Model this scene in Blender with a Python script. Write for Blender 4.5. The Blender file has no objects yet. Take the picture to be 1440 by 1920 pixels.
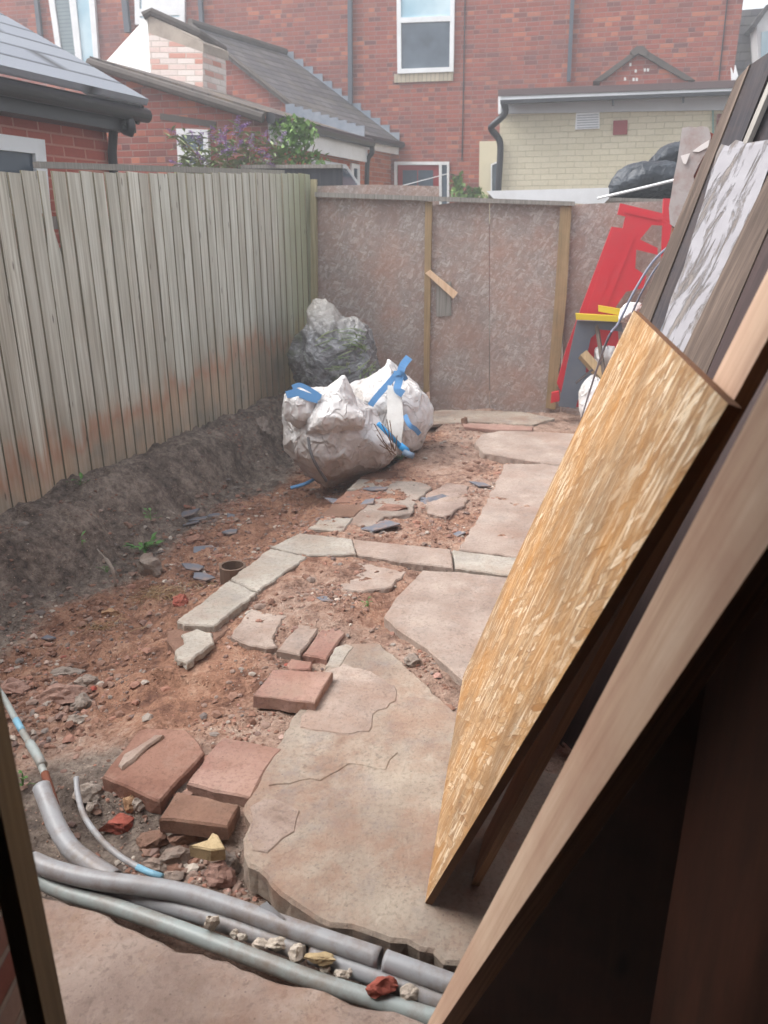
import bpy, math, random
import numpy as np
from mathutils import Vector, Matrix, noise as mn
from mathutils.geometry import tessellate_polygon
R = math.radians
scene = bpy.context.scene
# ------------------------------------------------------------------ camera
FPX, TH, EYE = 1450.0, R(20.08), 1.6
cam_d = bpy.data.cameras.new('camera'); cam = bpy.data.objects.new('camera', cam_d)
scene.collection.objects.link(cam); scene.camera = cam
cam.location = (0, 0, EYE); cam.rotation_euler = (R(90) - TH, 0, 0)
cam_d.sensor_fit = 'HORIZONTAL'; cam_d.sensor_width = 36; cam_d.lens = 36 * FPX / 1440
cam_d.clip_start = 0.02; cam_d.clip_end = 800
cam_d.dof.use_dof = True; cam_d.dof.focus_distance = 2.9; cam_d.dof.aperture_fstop = 6.5
# ------------------------------------------------------------------ light
SUN_EL, SUN_AZ = R(54), R(272)       # azimuth of the sun, from +Y clockwise (to the left, veiled by thin cloud)
w = bpy.data.worlds.new('World'); scene.world = w; w.use_nodes = True
wn = w.node_tree.nodes; wl = w.node_tree.links; wn.clear()
sky = wn.new('ShaderNodeTexSky'); sky.sky_type = 'NISHITA'; sky.sun_disc = False
sky.sun_elevation = SUN_EL; sky.sun_rotation = SUN_AZ; sky.dust_density = 4; sky.air_density = 1.0; sky.ozone_density = 1
hsv = wn.new('ShaderNodeHueSaturation'); hsv.inputs['Saturation'].default_value = 0.22; hsv.inputs['Value'].default_value = 1.0
bg = wn.new('ShaderNodeBackground'); bg.inputs[1].default_value = 0.15
wo = wn.new('ShaderNodeOutputWorld')
wl.new(sky.outputs[0], hsv.inputs['Color']); wl.new(hsv.outputs[0], bg.inputs[0]); wl.new(bg.outputs[0], wo.inputs[0])
sd = bpy.data.lights.new('sun', 'SUN'); sd.energy = 1.3; sd.angle = R(50); sd.color = (1, .975, .94)
so = bpy.data.objects.new('sun', sd); scene.collection.objects.link(so)
sdir = Vector((math.sin(SUN_AZ) * math.cos(SUN_EL), math.cos(SUN_AZ) * math.cos(SUN_EL), math.sin(SUN_EL)))
so.rotation_euler = sdir.to_track_quat('Z', 'Y').to_euler()
scene.view_settings.view_transform = 'Standard'; scene.view_settings.look = 'None'
scene.view_settings.exposure = 1.46; scene.view_settings.gamma = 1
# ------------------------------------------------------------------ pixel helpers (photo pixels, 1440 x 1920)
def ray(u, v):
    a = (u - 720) / FPX; b = (960 - v) / FPX
    return Vector((a, math.cos(TH) + b * math.sin(TH), b * math.cos(TH) - math.sin(TH)))
def G(u, v, z=0.0):
    r = ray(u, v); return Vector((0, 0, EYE)) + r * ((z - EYE) / r.z)
def D(u, v, d): return Vector((0, 0, EYE)) + ray(u, v) * d
def Wp(u, v, pl):                    # point on a vertical plane pl = (x0, y0, dx, dy)
    r = ray(u, v); x0, y0, dx, dy = pl; nx, ny = dy, -dx
    return Vector((0, 0, EYE)) + r * ((x0 * nx + y0 * ny) / (r.x * nx + r.y * ny))
def shift(pl, o):                    # move a plane toward the camera by o
    x0, y0, dx, dy = pl; nx, ny = dy, -dx
    s = -1 if (x0 * nx + y0 * ny) > 0 else 1
    return (x0 + nx * o * s, y0 + ny * o * s, dx, dy)
def away(pl):
    x0, y0, dx, dy = pl; nx, ny = dy, -dx
    s = 1 if (x0 * nx + y0 * ny) > 0 else -1
    return Vector((nx * s, ny * s, 0))
# ------------------------------------------------------------------ objects
ORG = {}
def tag(o, label=None, cat=None, group=None, kind=None):
    if label: o['label'] = label
    if cat: o['category'] = cat
    if group: o['group'] = group
    if kind: o['kind'] = kind
    return o
def thing(name, loc, label, cat, group=None):
    o = bpy.data.objects.new(name, None); scene.collection.objects.link(o)
    o.location = loc; ORG[o.name] = Vector(loc); o.empty_display_size = .1
    return tag(o, label, cat, group)
class M:
    def __init__(s): s.v = []; s.f = []; s.mi = []; s.uv = None
    def poly(s, pts, mi=0):
        b = len(s.v); s.v += [Vector(p) for p in pts]
        if len(pts) <= 4: s.f.append(tuple(range(b, b + len(pts)))); s.mi.append(mi)
        else:
            for t in tessellate_polygon([[Vector(p) for p in pts]]):
                s.f.append(tuple(b + i for i in t)); s.mi.append(mi)
        return s
    def prism(s, pts, vec, mi=0, side=None, taper=None):
        pts = [Vector(p) for p in pts]; vec = Vector(vec)
        q = [p + vec for p in pts]
        n = Vector((0, 0, 0))
        for i in range(len(pts)): n += pts[i].cross(pts[(i + 1) % len(pts)])
        if n.dot(vec) > 0: pts, q = pts[::-1], q[::-1]     # front cap must face -vec
        side = mi if side is None else side
        s.poly(pts, mi); s.poly(q[::-1], side)
        k = len(pts)
        for i in range(k):
            j = (i + 1) % k
            s.poly([pts[j], pts[i], q[i], q[j]], side)
        return s
    def box(s, o, ax, ay, az, mi=0):
        o = Vector(o); ax = Vector(ax); ay = Vector(ay); az = Vector(az)
        return s.prism([o, o + ax, o + ax + ay, o + ay], az, mi)
    def tube(s, pts, r, n=10, cap=True, mi=0, hollow=False):
        pts = [Vector(p) for p in pts]; k = len(pts)
        rr = r if isinstance(r, (list, tuple)) else [r] * k
        t0 = (pts[1] - pts[0]).normalized(); up = Vector((0, 0, 1)) if abs(t0.z) < .9 else Vector((1, 0, 0))
        u = t0.cross(up).normalized(); b = len(s.v)
        for i in range(k):
            t = (pts[min(i + 1, k - 1)] - pts[max(i - 1, 0)]).normalized()
            u = (u - t * u.dot(t)).normalized(); w_ = t.cross(u)
            for j in range(n):
                a = 2 * math.pi * j / n
                s.v.append(pts[i] + (u * math.cos(a) + w_ * math.sin(a)) * rr[i])
        for i in range(k - 1):
            for j in range(n):
                j2 = (j + 1) % n
                s.f.append((b + i * n + j, b + i * n + j2, b + (i + 1) * n + j2, b + (i + 1) * n + j)); s.mi.append(mi)
        if cap:
            if hollow:
                for (i0, sg) in ((0, 1), (k - 1, -1)):
                    t = (pts[1] - pts[0]).normalized() if i0 == 0 else (pts[-1] - pts[-2]).normalized() * -1
                    ring = [s.v[b + i0 * n + j] for j in range(n)]; c = pts[i0]
                    b2 = len(s.v)
                    s.v += [c + (p - c) * .84 for p in ring]; s.v += [c + (p - c) * .84 + t * rr[i0] * 2.5 for p in ring]
                    for j in range(n):
                        j2 = (j + 1) % n; o0 = b + i0 * n
                        A = (o0 + j, o0 + j2, b2 + j2, b2 + j); B = (b2 + j, b2 + j2, b2 + n + j2, b2 + n + j)
                        if sg == 1: A = A[::-1]; B = B[::-1]
                        s.f += [A, B]; s.mi += [mi, mi]
                    s.f.append(tuple(b2 + n + j for j in range(n))); s.mi.append(mi)
            else:
                s.f.append(tuple(b + j for j in range(n))[::-1]); s.mi.append(mi)
                s.f.append(tuple(b + (k - 1) * n + j for j in range(n))); s.mi.append(mi)
        return s
    def build(s, name, mats, parent=None, smooth=False, bevel=0, uvframe=None, org=None, sub=0, solid=0):
        if not isinstance(mats, (list, tuple)): mats = [mats]
        if org is None:
            mn_ = Vector((min(v.x for v in s.v), min(v.y for v in s.v), min(v.z for v in s.v)))
            mx_ = Vector((max(v.x for v in s.v), max(v.y for v in s.v), max(v.z for v in s.v)))
            org = Vector(((mn_.x + mx_.x) / 2, (mn_.y + mx_.y) / 2, mn_.z))
        me = bpy.data.meshes.new(name)
        me.from_pydata([tuple(v - org) for v in s.v], [], s.f); me.update()
        for m_ in mats: me.materials.append(m_)
        if len(mats) > 1: me.polygons.foreach_set('material_index', s.mi)
        ul = me.uv_layers.new(name='UVMap').data
        for p in me.polygons:
            if uvframe: ax, ay = Vector(uvframe[0]).normalized(), Vector(uvframe[1]).normalized(); az = ax.cross(ay)
            n = p.normal
            if uvframe:
                if abs(n.dot(az)) > .7: a, b_ = ax, ay
                elif abs(n.dot(ax)) > .7: a, b_ = az, ay
                else: a, b_ = ax, az
            elif abs(n.z) > .95: a, b_ = Vector((1, 0, 0)), Vector((0, 1, 0))
            else:
                b_ = (Vector((0, 0, 1)) - n * n.z).normalized(); a = b_.cross(n)
            for li in p.loop_indices:
                c = s.v[me.loops[li].vertex_index]
                ul[li].uv = (c.dot(a), c.dot(b_))
        if smooth: me.polygons.foreach_set('use_smooth', [True] * len(me.polygons))
        o = bpy.data.objects.new(name, me); scene.collection.objects.link(o)
        ORG[o.name] = org
        if parent: o.parent = parent; o.location = org - ORG[parent.name]
        else: o.location = org
        if solid:
            md = o.modifiers.new('solid', 'SOLIDIFY'); md.thickness = solid; md.offset = 0
        if bevel:
            md = o.modifiers.new('bevel', 'BEVEL'); md.width = bevel; md.segments = 2; md.limit_method = 'ANGLE'; md.angle_limit = R(35)
        if sub:
            md = o.modifiers.new('sub', 'SUBSURF'); md.levels = sub; md.render_levels = sub
        return o
def smoothpts(pts, n=6):             # Catmull-Rom
    pts = [Vector(p) for p in pts]; P_ = [pts[0] * 2 - pts[1]] + pts + [pts[-1] * 2 - pts[-2]]; out = []
    for i in range(1, len(P_) - 2):
        a, b, c, d = P_[i - 1:i + 3]
        for k in range(n):
            t = k / n
            out.append(.5 * ((2 * b) + (c - a) * t + (2 * a - 5 * b + 4 * c - d) * t * t + (3 * b - a - 3 * c + d) * t ** 3))
    out.append(pts[-1]); return out
# ------------------------------------------------------------------ node helper
class N:
    def __init__(s, name):
        s.m = bpy.data.materials.new(name); s.m.use_nodes = True; s.t = s.m.node_tree; s.t.nodes.clear()
        s.o = s.t.nodes.new('ShaderNodeOutputMaterial'); s.p = s.t.nodes.new('ShaderNodeBsdfPrincipled')
        s.t.links.new(s.p.outputs[0], s.o.inputs[0]); s.tc = s.t.nodes.new('ShaderNodeTexCoord')
        s.uv = s.tc.outputs['UV']; s.ob = s.tc.outputs['Object']
        g = s.t.nodes.new('ShaderNodeNewGeometry'); s.pos = g.outputs['Position']; s.isl = g.outputs['Random Per Island']; s.nrm = g.outputs['Normal']
        s.rnd = s.t.nodes.new('ShaderNodeObjectInfo').outputs['Random']
    def set(s, i, v):
        if v is None: return
        if isinstance(v, bpy.types.NodeSocket): s.t.links.new(v, i)
        elif isinstance(v, (tuple, list)):
            v = tuple(v)
            if i.type == 'RGBA' and len(v) == 3: v = v + (1,)
            i.default_value = v
        else: i.default_value = v
    def math(s, op, a, b=None, c=None, clamp=False):
        n = s.t.nodes.new('ShaderNodeMath'); n.operation = op; n.use_clamp = clamp
        s.set(n.inputs[0], a)
        if b is not None: s.set(n.inputs[1], b)
        if c is not None: s.set(n.inputs[2], c)
        return n.outputs[0]
    def map(s, vec, scale=(1, 1, 1), rot=(0, 0, 0), loc=(0, 0, 0)):
        n = s.t.nodes.new('ShaderNodeMapping'); s.set(n.inputs[0], vec); n.inputs['Scale'].default_value = scale
        n.inputs['Rotation'].default_value = rot; n.inputs['Location'].default_value = loc; return n.outputs[0]
    def noise(s, vec, scale=5, detail=4, rough=.55, dist=0, col=False):
        n = s.t.nodes.new('ShaderNodeTexNoise'); s.set(n.inputs['Vector'], vec); n.inputs['Scale'].default_value = scale
        n.inputs['Detail'].default_value = detail; n.inputs['Roughness'].default_value = rough; n.inputs['Distortion'].default_value = dist
        return n.outputs[1 if col else 0]
    def voro(s, vec, scale=5, feature='F1', out=0, rand=1):
        n = s.t.nodes.new('ShaderNodeTexVoronoi'); n.feature = feature; s.set(n.inputs['Vector'], vec)
        n.inputs['Scale'].default_value = scale; n.inputs['Randomness'].default_value = rand
        return n.outputs[out]
    def ramp(s, fac, stops, const=False):
        n = s.t.nodes.new('ShaderNodeValToRGB'); s.set(n.inputs[0], fac); e = n.color_ramp.elements
        if const: n.color_ramp.interpolation = 'CONSTANT'
        while len(e) < len(stops): e.new(.5)
        for i, (p, c) in enumerate(stops):
            e[i].position = p
            if not isinstance(c, (tuple, list)): c = (c, c, c)
            e[i].color = tuple(c) + (1,)
        return n.outputs[0]
    def mix(s, fac, a, b, mode='MIX'):
        n = s.t.nodes.new('ShaderNodeMix'); n.data_type = 'RGBA'; n.blend_type = mode
        s.set(n.inputs[0], fac); s.set(n.inputs[6], a); s.set(n.inputs[7], b); return n.outputs[2]
    def sep(s, v):
        n = s.t.nodes.new('ShaderNodeSeparateXYZ'); s.set(n.inputs[0], v); return n.outputs
    def comb(s, x, y, z=0):
        n = s.t.nodes.new('ShaderNodeCombineXYZ'); s.set(n.inputs[0], x); s.set(n.inputs[1], y); s.set(n.inputs[2], z); return n.outputs[0]
    def vadd(s, a, b, op='ADD'):
        n = s.t.nodes.new('ShaderNodeVectorMath'); n.operation = op; s.set(n.inputs[0], a); s.set(n.inputs[1], b); return n.outputs[0]
    def white(s, v, col=False):
        n = s.t.nodes.new('ShaderNodeTexWhiteNoise'); n.noise_dimensions = '3D'; s.set(n.inputs['Vector'], v); return n.outputs[1 if col else 0]
    def attr(s, name):
        n = s.t.nodes.new('ShaderNodeAttribute'); n.attribute_name = name; return n.outputs
    def bump(s, h, strength=.5, dist=.01, nrm=None):
        n = s.t.nodes.new('ShaderNodeBump'); s.set(n.inputs['Height'], h); n.inputs['Strength'].default_value = strength
        n.inputs['Distance'].default_value = dist
        if nrm is not None: s.set(n.inputs['Normal'], nrm)
        return n.outputs[0]
    def out(s, col, rough=.8, nrm=None, spec=.3, metal=0, trans=None, alpha=None, coat=None):
        s.set(s.p.inputs['Base Color'], col); s.set(s.p.inputs['Roughness'], rough)
        s.p.inputs['Specular IOR Level'].default_value = spec; s.set(s.p.inputs['Metallic'], metal)
        if nrm is not None: s.set(s.p.inputs['Normal'], nrm)
        if trans is not None: s.set(s.p.inputs['Transmission Weight'], trans)
        if alpha is not None: s.set(s.p.inputs['Alpha'], alpha)
        return s.m
def sr(r, g, b):                     # 0-255 sRGB to linear
    f = lambda c: (c / 255 / 12.92) if c <= 10 else ((c / 255 + .055) / 1.055) ** 2.4
    r, g, b = f(r), f(g), f(b); l = .3 * r + .59 * g + .11 * b; k = DESAT
    return tuple(max(0, l + (c - l) * k) for c in (r, g, b))
DESAT = .74
# ------------------------------------------------------------------ materials
def m_brick(name, stops, mortar, bw=.225, bh=.075, mw=.011, grime=(.3, (.1, .08, .08)), rough=.85, mortar_var=.25, bumpd=.006, headers=False):
    n = N(name); wob = n.noise(n.uv, 1.3, 2, .5, col=True)
    uv = n.vadd(n.uv, n.vadd(n.vadd(wob, (.5, .5, .5), 'SUBTRACT'), (.012, .012, 0), 'MULTIPLY'))
    x, y, _ = n.sep(uv)
    yr = n.math('DIVIDE', y, bh); row = n.math('FLOOR', yr); par = n.math('MODULO', n.math('ABSOLUTE', row), 2)
    if headers: xw = n.math('DIVIDE', x, n.math('MULTIPLY_ADD', par, -bw * .5, bw))
    else: xw = n.math('DIVIDE', x, bw)
    xr = n.math('ADD', xw, n.math('MULTIPLY', par, .5 if not headers else .25)); col = n.math('FLOOR', xr)
    fx = n.math('FRACT', xr); fy = n.math('FRACT', yr)
    ex = n.math('MULTIPLY', n.math('MINIMUM', fx, n.math('SUBTRACT', 1, fx)), bw)
    ey = n.math('MULTIPLY', n.math('MINIMUM', fy, n.math('SUBTRACT', 1, fy)), bh)
    e = n.math('MINIMUM', ex, ey); rag = n.math('MULTIPLY', n.noise(n.uv, 45, 3), .006)
    mask = n.math('SMOOTH_MIN', n.math('DIVIDE', n.math('MAXIMUM', n.math('SUBTRACT', n.math('ADD', e, rag), mw * .5 + .0012), 0), .004), 1, .1)
    wv = n.white(n.comb(col, row, 0)); c = n.ramp(wv, stops)
    c = n.mix(n.math('MULTIPLY', n.noise(n.uv, 30, 4), .5), c, n.mix(1, c, (.55, .5, .5), 'MULTIPLY'))
    mo = n.mix(n.math('MULTIPLY', n.noise(n.uv, 3, 4), mortar_var * 2), mortar, tuple(q * .45 for q in mortar))
    c = n.mix(mask, mo, c)
    gr = n.ramp(n.noise(n.uv, .9, 6, .65), [(.45, 0), (.75, 1)])
    c = n.mix(n.math('MULTIPLY', gr, grime[0]), c, grime[1])
    hgt = n.math('ADD', mask, n.math('MULTIPLY', n.noise(n.uv, 60, 4), .35))
    return n.out(c, rough, n.bump(hgt, .8, bumpd), .2)
DESAT = .88
BRICK_OLD = m_brick('old_red_brick', [(0, sr(124, 80, 78)), (.14, sr(150, 82, 70)), (.45, sr(172, 92, 74)), (.78, sr(158, 84, 74)), (.9, sr(196, 116, 84)), (1, sr(134, 88, 86))], sr(160, 128, 120), grime=(.6, sr(118, 84, 82)), headers=True, bh=.07, bw=.215)
BRICK_NEW = m_brick('new_red_brick', [(0, sr(182, 90, 74)), (.5, sr(190, 98, 80)), (1, sr(174, 84, 70))], sr(205, 140, 122), mw=.014, grime=(.15, sr(150, 80, 70)))
BRICK_ORANGE = m_brick('orange_brick', [(0, sr(190, 100, 70)), (.5, sr(205, 118, 82)), (1, sr(168, 86, 66))], sr(190, 160, 140), grime=(.2, sr(150, 90, 70)))
DESAT = .74
BRICK_CREAM = m_brick('cream_painted_brick', [(0, sr(214, 204, 168)), (.5, sr(218, 208, 174)), (1, sr(222, 212, 178))], sr(200, 190, 156), grime=(.45, sr(188, 180, 152)), mw=.008, bumpd=.004)
BRICK_FLAKE = m_brick('flaking_whitewashed_brick', [(0, sr(215, 200, 190)), (.45, sr(226, 214, 204)), (.62, sr(205, 130, 105)), (1, sr(226, 206, 196))], sr(205, 190, 178), grime=(.2, sr(190, 120, 100)))
BRICK_JAMB = m_brick('dark_jamb_brick', [(0, sr(120, 60, 50)), (.4, sr(140, 80, 70)), (.7, sr(150, 130, 120)), (1, sr(110, 50, 40))], sr(150, 140, 132), mw=.014)
def m_plain(name, col, rough=.5, spec=.4, var=.15, vs=8, bumps=0, dirt=None, dirtamt=.3, dscale=3):
    n = N(name); f = n.noise(n.ob, vs, 5, .6)
    c = n.mix(n.math('MULTIPLY', f, var * 2), col, tuple(q * .6 for q in col))
    if dirt:
        dm = n.ramp(n.noise(n.ob, dscale, 7, .68), [(.45, 0), (.68, 1)])
        c = n.mix(n.math('MULTIPLY', dm, dirtamt), c, dirt)
    nr = n.bump(n.noise(n.ob, vs * 9, 4), bumps, .003) if bumps else None
    return n.out(c, rough, nr, spec)
WHITE = m_plain('white_upvc', sr(232, 234, 236), .35, dirt=sr(170, 168, 160), dirtamt=.25)
WHITE_REND = m_plain('white_render', sr(222, 222, 218), .8, dirt=sr(150, 145, 135), dirtamt=.5, bumps=.4)
CREAMW = m_plain('cream_render', sr(214, 202, 166), .8, bumps=.3)
BLACKP = m_plain('black_plastic', sr(42, 44, 50), .4, .5)
GREYPIPE = m_plain('grey_painted_iron', sr(76, 84, 98), .5, .5, dirt=sr(110, 110, 115))
LINTEL = m_plain('sooty_stone', sr(96, 86, 80), .9, dirt=sr(60, 56, 52), dirtamt=.6, bumps=.5)
LEAD = m_plain('lead_flashing', sr(128, 140, 158), .55, .4, dirt=sr(168, 172, 180), dirtamt=.6)
DESAT = 1.0
REDP = m_plain('red_plastic', sr(200, 42, 56), .42, .45, .1, dirt=sr(165, 80, 80), dirtamt=.3)
GREYP = m_plain('grey_plastic', sr(92, 98, 110), .5, .4, dirt=sr(120, 115, 110))
YELLOW = m_plain('yellow_plastic', sr(214, 188, 52), .5, .4)
DOORRED = m_plain('red_door_paint', sr(150, 40, 44), .45, .4)
DESAT = .74
PLASTER = m_plain('grey_plaster', sr(176, 166, 164), .9, dirt=sr(150, 112, 98), dirtamt=.75, dscale=9, bumps=.5)
PAPER = m_plain('torn_white_paper', sr(226, 218, 214), .8)
DARKPANE = None
def m_glass(name, col, tint, blinds=0):
    n = N(name); f = n.ramp(n.noise(n.uv, 1.6, 3, .5), [(.35, 0), (.7, 1)])
    c = n.mix(f, col, tint)
    if blinds:
        y = n.sep(n.uv)[1]; s_ = n.math('FRACT', n.math('MULTIPLY', y, blinds)); c = n.mix(n.ramp(s_, [(.1, .6), (.3, 0)]), c, tuple(q * .45 for q in col))
    return n.out(c, .07, None, .6)
PANE = m_glass('window_glass', sr(50, 66, 84), sr(96, 116, 134))
PANE_L = m_glass('pale_window_glass', sr(140, 190, 210), sr(190, 220, 230))  # pale cyan base colour stands in for sky reflected in the panes
PANE_B = m_glass('blind_window_glass', sr(104, 124, 132), sr(128, 148, 154), 16)
DARK = m_plain('dark_void', sr(22, 20, 22), .9, .1)
def m_slate(name, base, alt, rw=.26, rh=.19, moss=None):
    n = N(name); x, y, _ = n.sep(n.uv)
    yr = n.math('DIVIDE', y, rh); row = n.math('FLOOR', yr); par = n.math('MODULO', n.math('ABSOLUTE', row), 2)
    xr = n.math('ADD', n.math('DIVIDE', x, rw), n.math('MULTIPLY', par, .5)); fx = n.math('FRACT', xr); fy = n.math('FRACT', yr)
    wv = n.white(n.comb(n.math('FLOOR', xr), row, 0)); c = n.mix(wv, base, alt)
    gx = n.ramp(n.math('MINIMUM', fx, n.math('SUBTRACT', 1, fx)), [(.0, 1), (.035, 0)])
    gy = n.ramp(fy, [(0, 1), (.16, 0)])
    g = n.math('MAXIMUM', gx, gy); c = n.mix(n.math('MULTIPLY', g, .9), c, (.015, .015, .018))
    if moss:
        c = n.mix(n.math('MULTIPLY', n.ramp(n.noise(n.uv, 2.2, 8, .7), [(.48, 0), (.66, 1)]), .8), c, moss)
    h_ = n.math('SUBTRACT', n.math('MULTIPLY', fy, -1), g); h_ = n.math('ADD', h_, n.math('MULTIPLY', n.noise(n.uv, 40, 4), .4))
    return n.out(c, .65, n.bump(h_, .9, .012), .3)
SLATE = m_slate('old_slate_tiles', sr(74, 72, 78), sr(104, 100, 102), moss=sr(92, 86, 74))
SLATE_N = m_slate('smooth_grey_tiles', sr(120, 126, 138), sr(128, 134, 144), rw=3.3, rh=.3)
SLATE_M = m_slate('mossy_tiles', sr(70, 64, 64), sr(100, 90, 84), moss=sr(140, 116, 84))
def m_osb(name, tones, sx=8, sy=48, angs=(5, -22, 30, 75), rough=.6, wet=None, bumpd=.0015, stainc=None, mask=.42, stain2=None, spec=.35):
    n = N(name); dis = n.vadd(n.vadd(n.noise(n.uv, 3, 1, col=True), (.5, .5, .5), 'SUBTRACT'), (.02, .02, 0), 'MULTIPLY')
    uv = n.vadd(n.uv, dis); c = None; hh = None
    for i, a in enumerate(angs):
        v = n.map(uv, (sy, sx, 1), (0, 0, 0), (i * 7.3, i * 3.1, i * 5))
        r = n.map(uv, (1, 1, 1), (0, 0, R(a)), (0, 0, 0)); v = n.map(r, (sy * (1 + .25 * (i % 2)), sx * (1 + .3 * (i % 3)), 1), (0, 0, 0), (i * 7.3, i * 3.1, 0))
        ce = n.voro(v, 1, 'F1', 1); r_, g_, b_ = n.sep(ce)
        ed = n.voro(v, 1, 'DISTANCE_TO_EDGE', 0)
        grain = n.noise(n.map(r, (260, 14, 1)), 1, 3, .6)
        cc = n.ramp(n.math('ADD', n.math('MULTIPLY', r_, .8), n.math('MULTIPLY', grain, .3)), tones)
        cc = n.mix(n.ramp(ed, [(0, .4), (.1, 0)]), cc, tuple(q * .5 for q in tones[0][1]))
        hcur = n.math('MULTIPLY', b_, n.ramp(ed, [(0, .2), (.12, 1)]))
        if c is None: c, hh = cc, hcur
        else:
            mk = n.math('GREATER_THAN', g_, 1 - mask); c = n.mix(mk, c, cc); hh = n.math('ADD', n.math('MULTIPLY', mk, hcur), n.math('MULTIPLY', n.math('SUBTRACT', 1, mk), hh))
    if stainc:
        c = n.mix(n.math('MULTIPLY', n.ramp(n.noise(n.uv, 2.6, 6, .65), [(.42, 0), (.66, 1)]), stainc[0]), c, stainc[1])
    if stain2:
        c = n.mix(n.math('MULTIPLY', n.ramp(n.noise(n.map(n.uv, (1.6, .8, 1), (0, 0, 0), (5, 9, 2)), 2.2, 5, .6), [(.5, 0), (.68, 1)]), stain2[0]), c, stain2[1])
    return n.out(c, rough, n.bump(hh, .9, bumpd), spec)
DESAT = .92
OSB_NEW = m_osb('fresh_osb', [(0, sr(104, 66, 36)), (.14, sr(140, 98, 56)), (.38, sr(182, 148, 108)), (.55, sr(160, 118, 70)), (.74, sr(190, 160, 122)), (.9, sr(226, 208, 180)), (1, sr(176, 132, 74))], angs=(4, -24, 26, -10, 40, 14, -34, 6), stainc=(.65, sr(184, 124, 40)), stain2=(.5, sr(118, 96, 72)), sx=9, sy=70, rough=.5, bumpd=.0015)
DESAT = .78
OSB_EDGE = m_plain('osb_edge', sr(122, 78, 42), .8, .2, .5, 40, .6)
OSB_OLD = m_osb('weathered_osb', [(0, sr(138, 122, 113)), (.3, sr(152, 136, 127)), (.6, sr(162, 147, 140)), (1, sr(184, 172, 166))], angs=(15, -40, 60, -75, 30), sx=15, sy=50, rough=.8, bumpd=.0012, stainc=(.5, sr(170, 112, 80)), stain2=(.5, sr(132, 110, 102)))
def m_wood(name, lo, mid, hi, gs=38, rough=.65, knots=True, stain=None, stainamt=.5, ring=True, spec=.3, bump=.5, isl=0.0):
    n = N(name); uv = n.vadd(n.uv, n.comb(n.math('MULTIPLY', n.isl, 7.0), n.math('MULTIPLY', n.isl, 3.0), 0))
    warp = n.noise(n.map(uv, (3, .7, 1)), 1, 3, .5)
    x, y, _ = n.sep(uv); xx = n.math('ADD', x, n.math('MULTIPLY', warp, .06))
    g = n.noise(n.comb(n.math('MULTIPLY', xx, gs), n.math('MULTIPLY', y, 1.6), 0), 1, 5, .6)
    g2 = n.noise(n.comb(n.math('MULTIPLY', xx, gs * 6), n.math('MULTIPLY', y, 6), 0), 1, 3, .6)
    f = n.math('ADD', n.math('MULTIPLY', g, .75), n.math('MULTIPLY', g2, .3))
    if isl: f = n.math('ADD', f, n.math('MULTIPLY', n.math('SUBTRACT', n.isl, .5), isl))
    c = n.ramp(f, [(.3, lo), (.52, mid), (.75, hi)])
    if knots:
        kd = n.voro(n.map(uv, (7, 2.2, 1)), 1, 'F1', 0); c = n.mix(n.ramp(kd, [(.05, .8), (.11, 0)]), c, tuple(q * .35 for q in lo))
    if stain: c = n.mix(n.math('MULTIPLY', n.ramp(n.noise(uv, 3, 6, .65), [(.42, 0), (.68, 1)]), stainamt), c, stain)
    return n.out(c, rough, n.bump(f, bump, .002), spec)
PALEWOOD = m_wood('pale_plywood', sr(176, 134, 104), sr(204, 166, 134), sr(220, 190, 160), 26, knots=False, stain=sr(176, 124, 98), stainamt=.5)
PALEEDGE = m_wood('plywood_edge', sr(120, 82, 52), sr(170, 124, 82), sr(200, 152, 104), 220, knots=False)
BATTEN = m_wood('treated_batten', sr(120, 94, 56), sr(158, 126, 80), sr(178, 146, 98), 60, stain=sr(110, 100, 62))
NEWBATTEN = m_wood('new_batten', sr(196, 150, 106), sr(218, 178, 134), sr(230, 196, 156), 60)
DARKWOOD = m_wood('old_dark_timber', sr(34, 31, 34), sr(52, 48, 54), sr(76, 68, 68), 50, rough=.8, knots=False, stain=sr(96, 72, 58), stainamt=.4, bump=1)
BROWNWOOD = m_wood('brown_split_timber', sr(54, 42, 36), sr(88, 72, 62), sr(124, 104, 90), 40, rough=.85, knots=False, bump=1)
REDWOOD = m_wood('dark_red_stained_board', sr(44, 30, 30), sr(60, 43, 42), sr(78, 58, 54), 20, knots=False, rough=.7)
FENCEEDGE = m_wood('shade_dark_board_edge', sr(112, 104, 82), sr(140, 132, 106), sr(164, 156, 130), 60, knots=False, rough=.9)  # darker edge colour paints the shadow lines between the boards
GREYWOOD = m_wood('weathered_grey_rail', sr(92, 86, 80), sr(132, 126, 118), sr(160, 154, 146), 60, knots=False)
BLACKWOOD = m_wood('black_stained_fence', sr(34, 36, 44), sr(52, 54, 62), sr(74, 76, 84), 30, knots=False)
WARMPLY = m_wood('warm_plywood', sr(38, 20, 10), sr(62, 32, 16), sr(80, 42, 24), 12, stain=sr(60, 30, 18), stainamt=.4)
SHADEPLY = m_wood('shade_brown_panel', sr(34, 20, 14), sr(48, 28, 20), sr(62, 38, 26), 12, stain=sr(90, 44, 26), stainamt=.4)  # near-black brown carries the shade under the widest plank
POSTGREEN = m_wood('mossy_post', sr(104, 98, 62), sr(150, 140, 98), sr(186, 170, 134), 50, knots=False)
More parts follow.
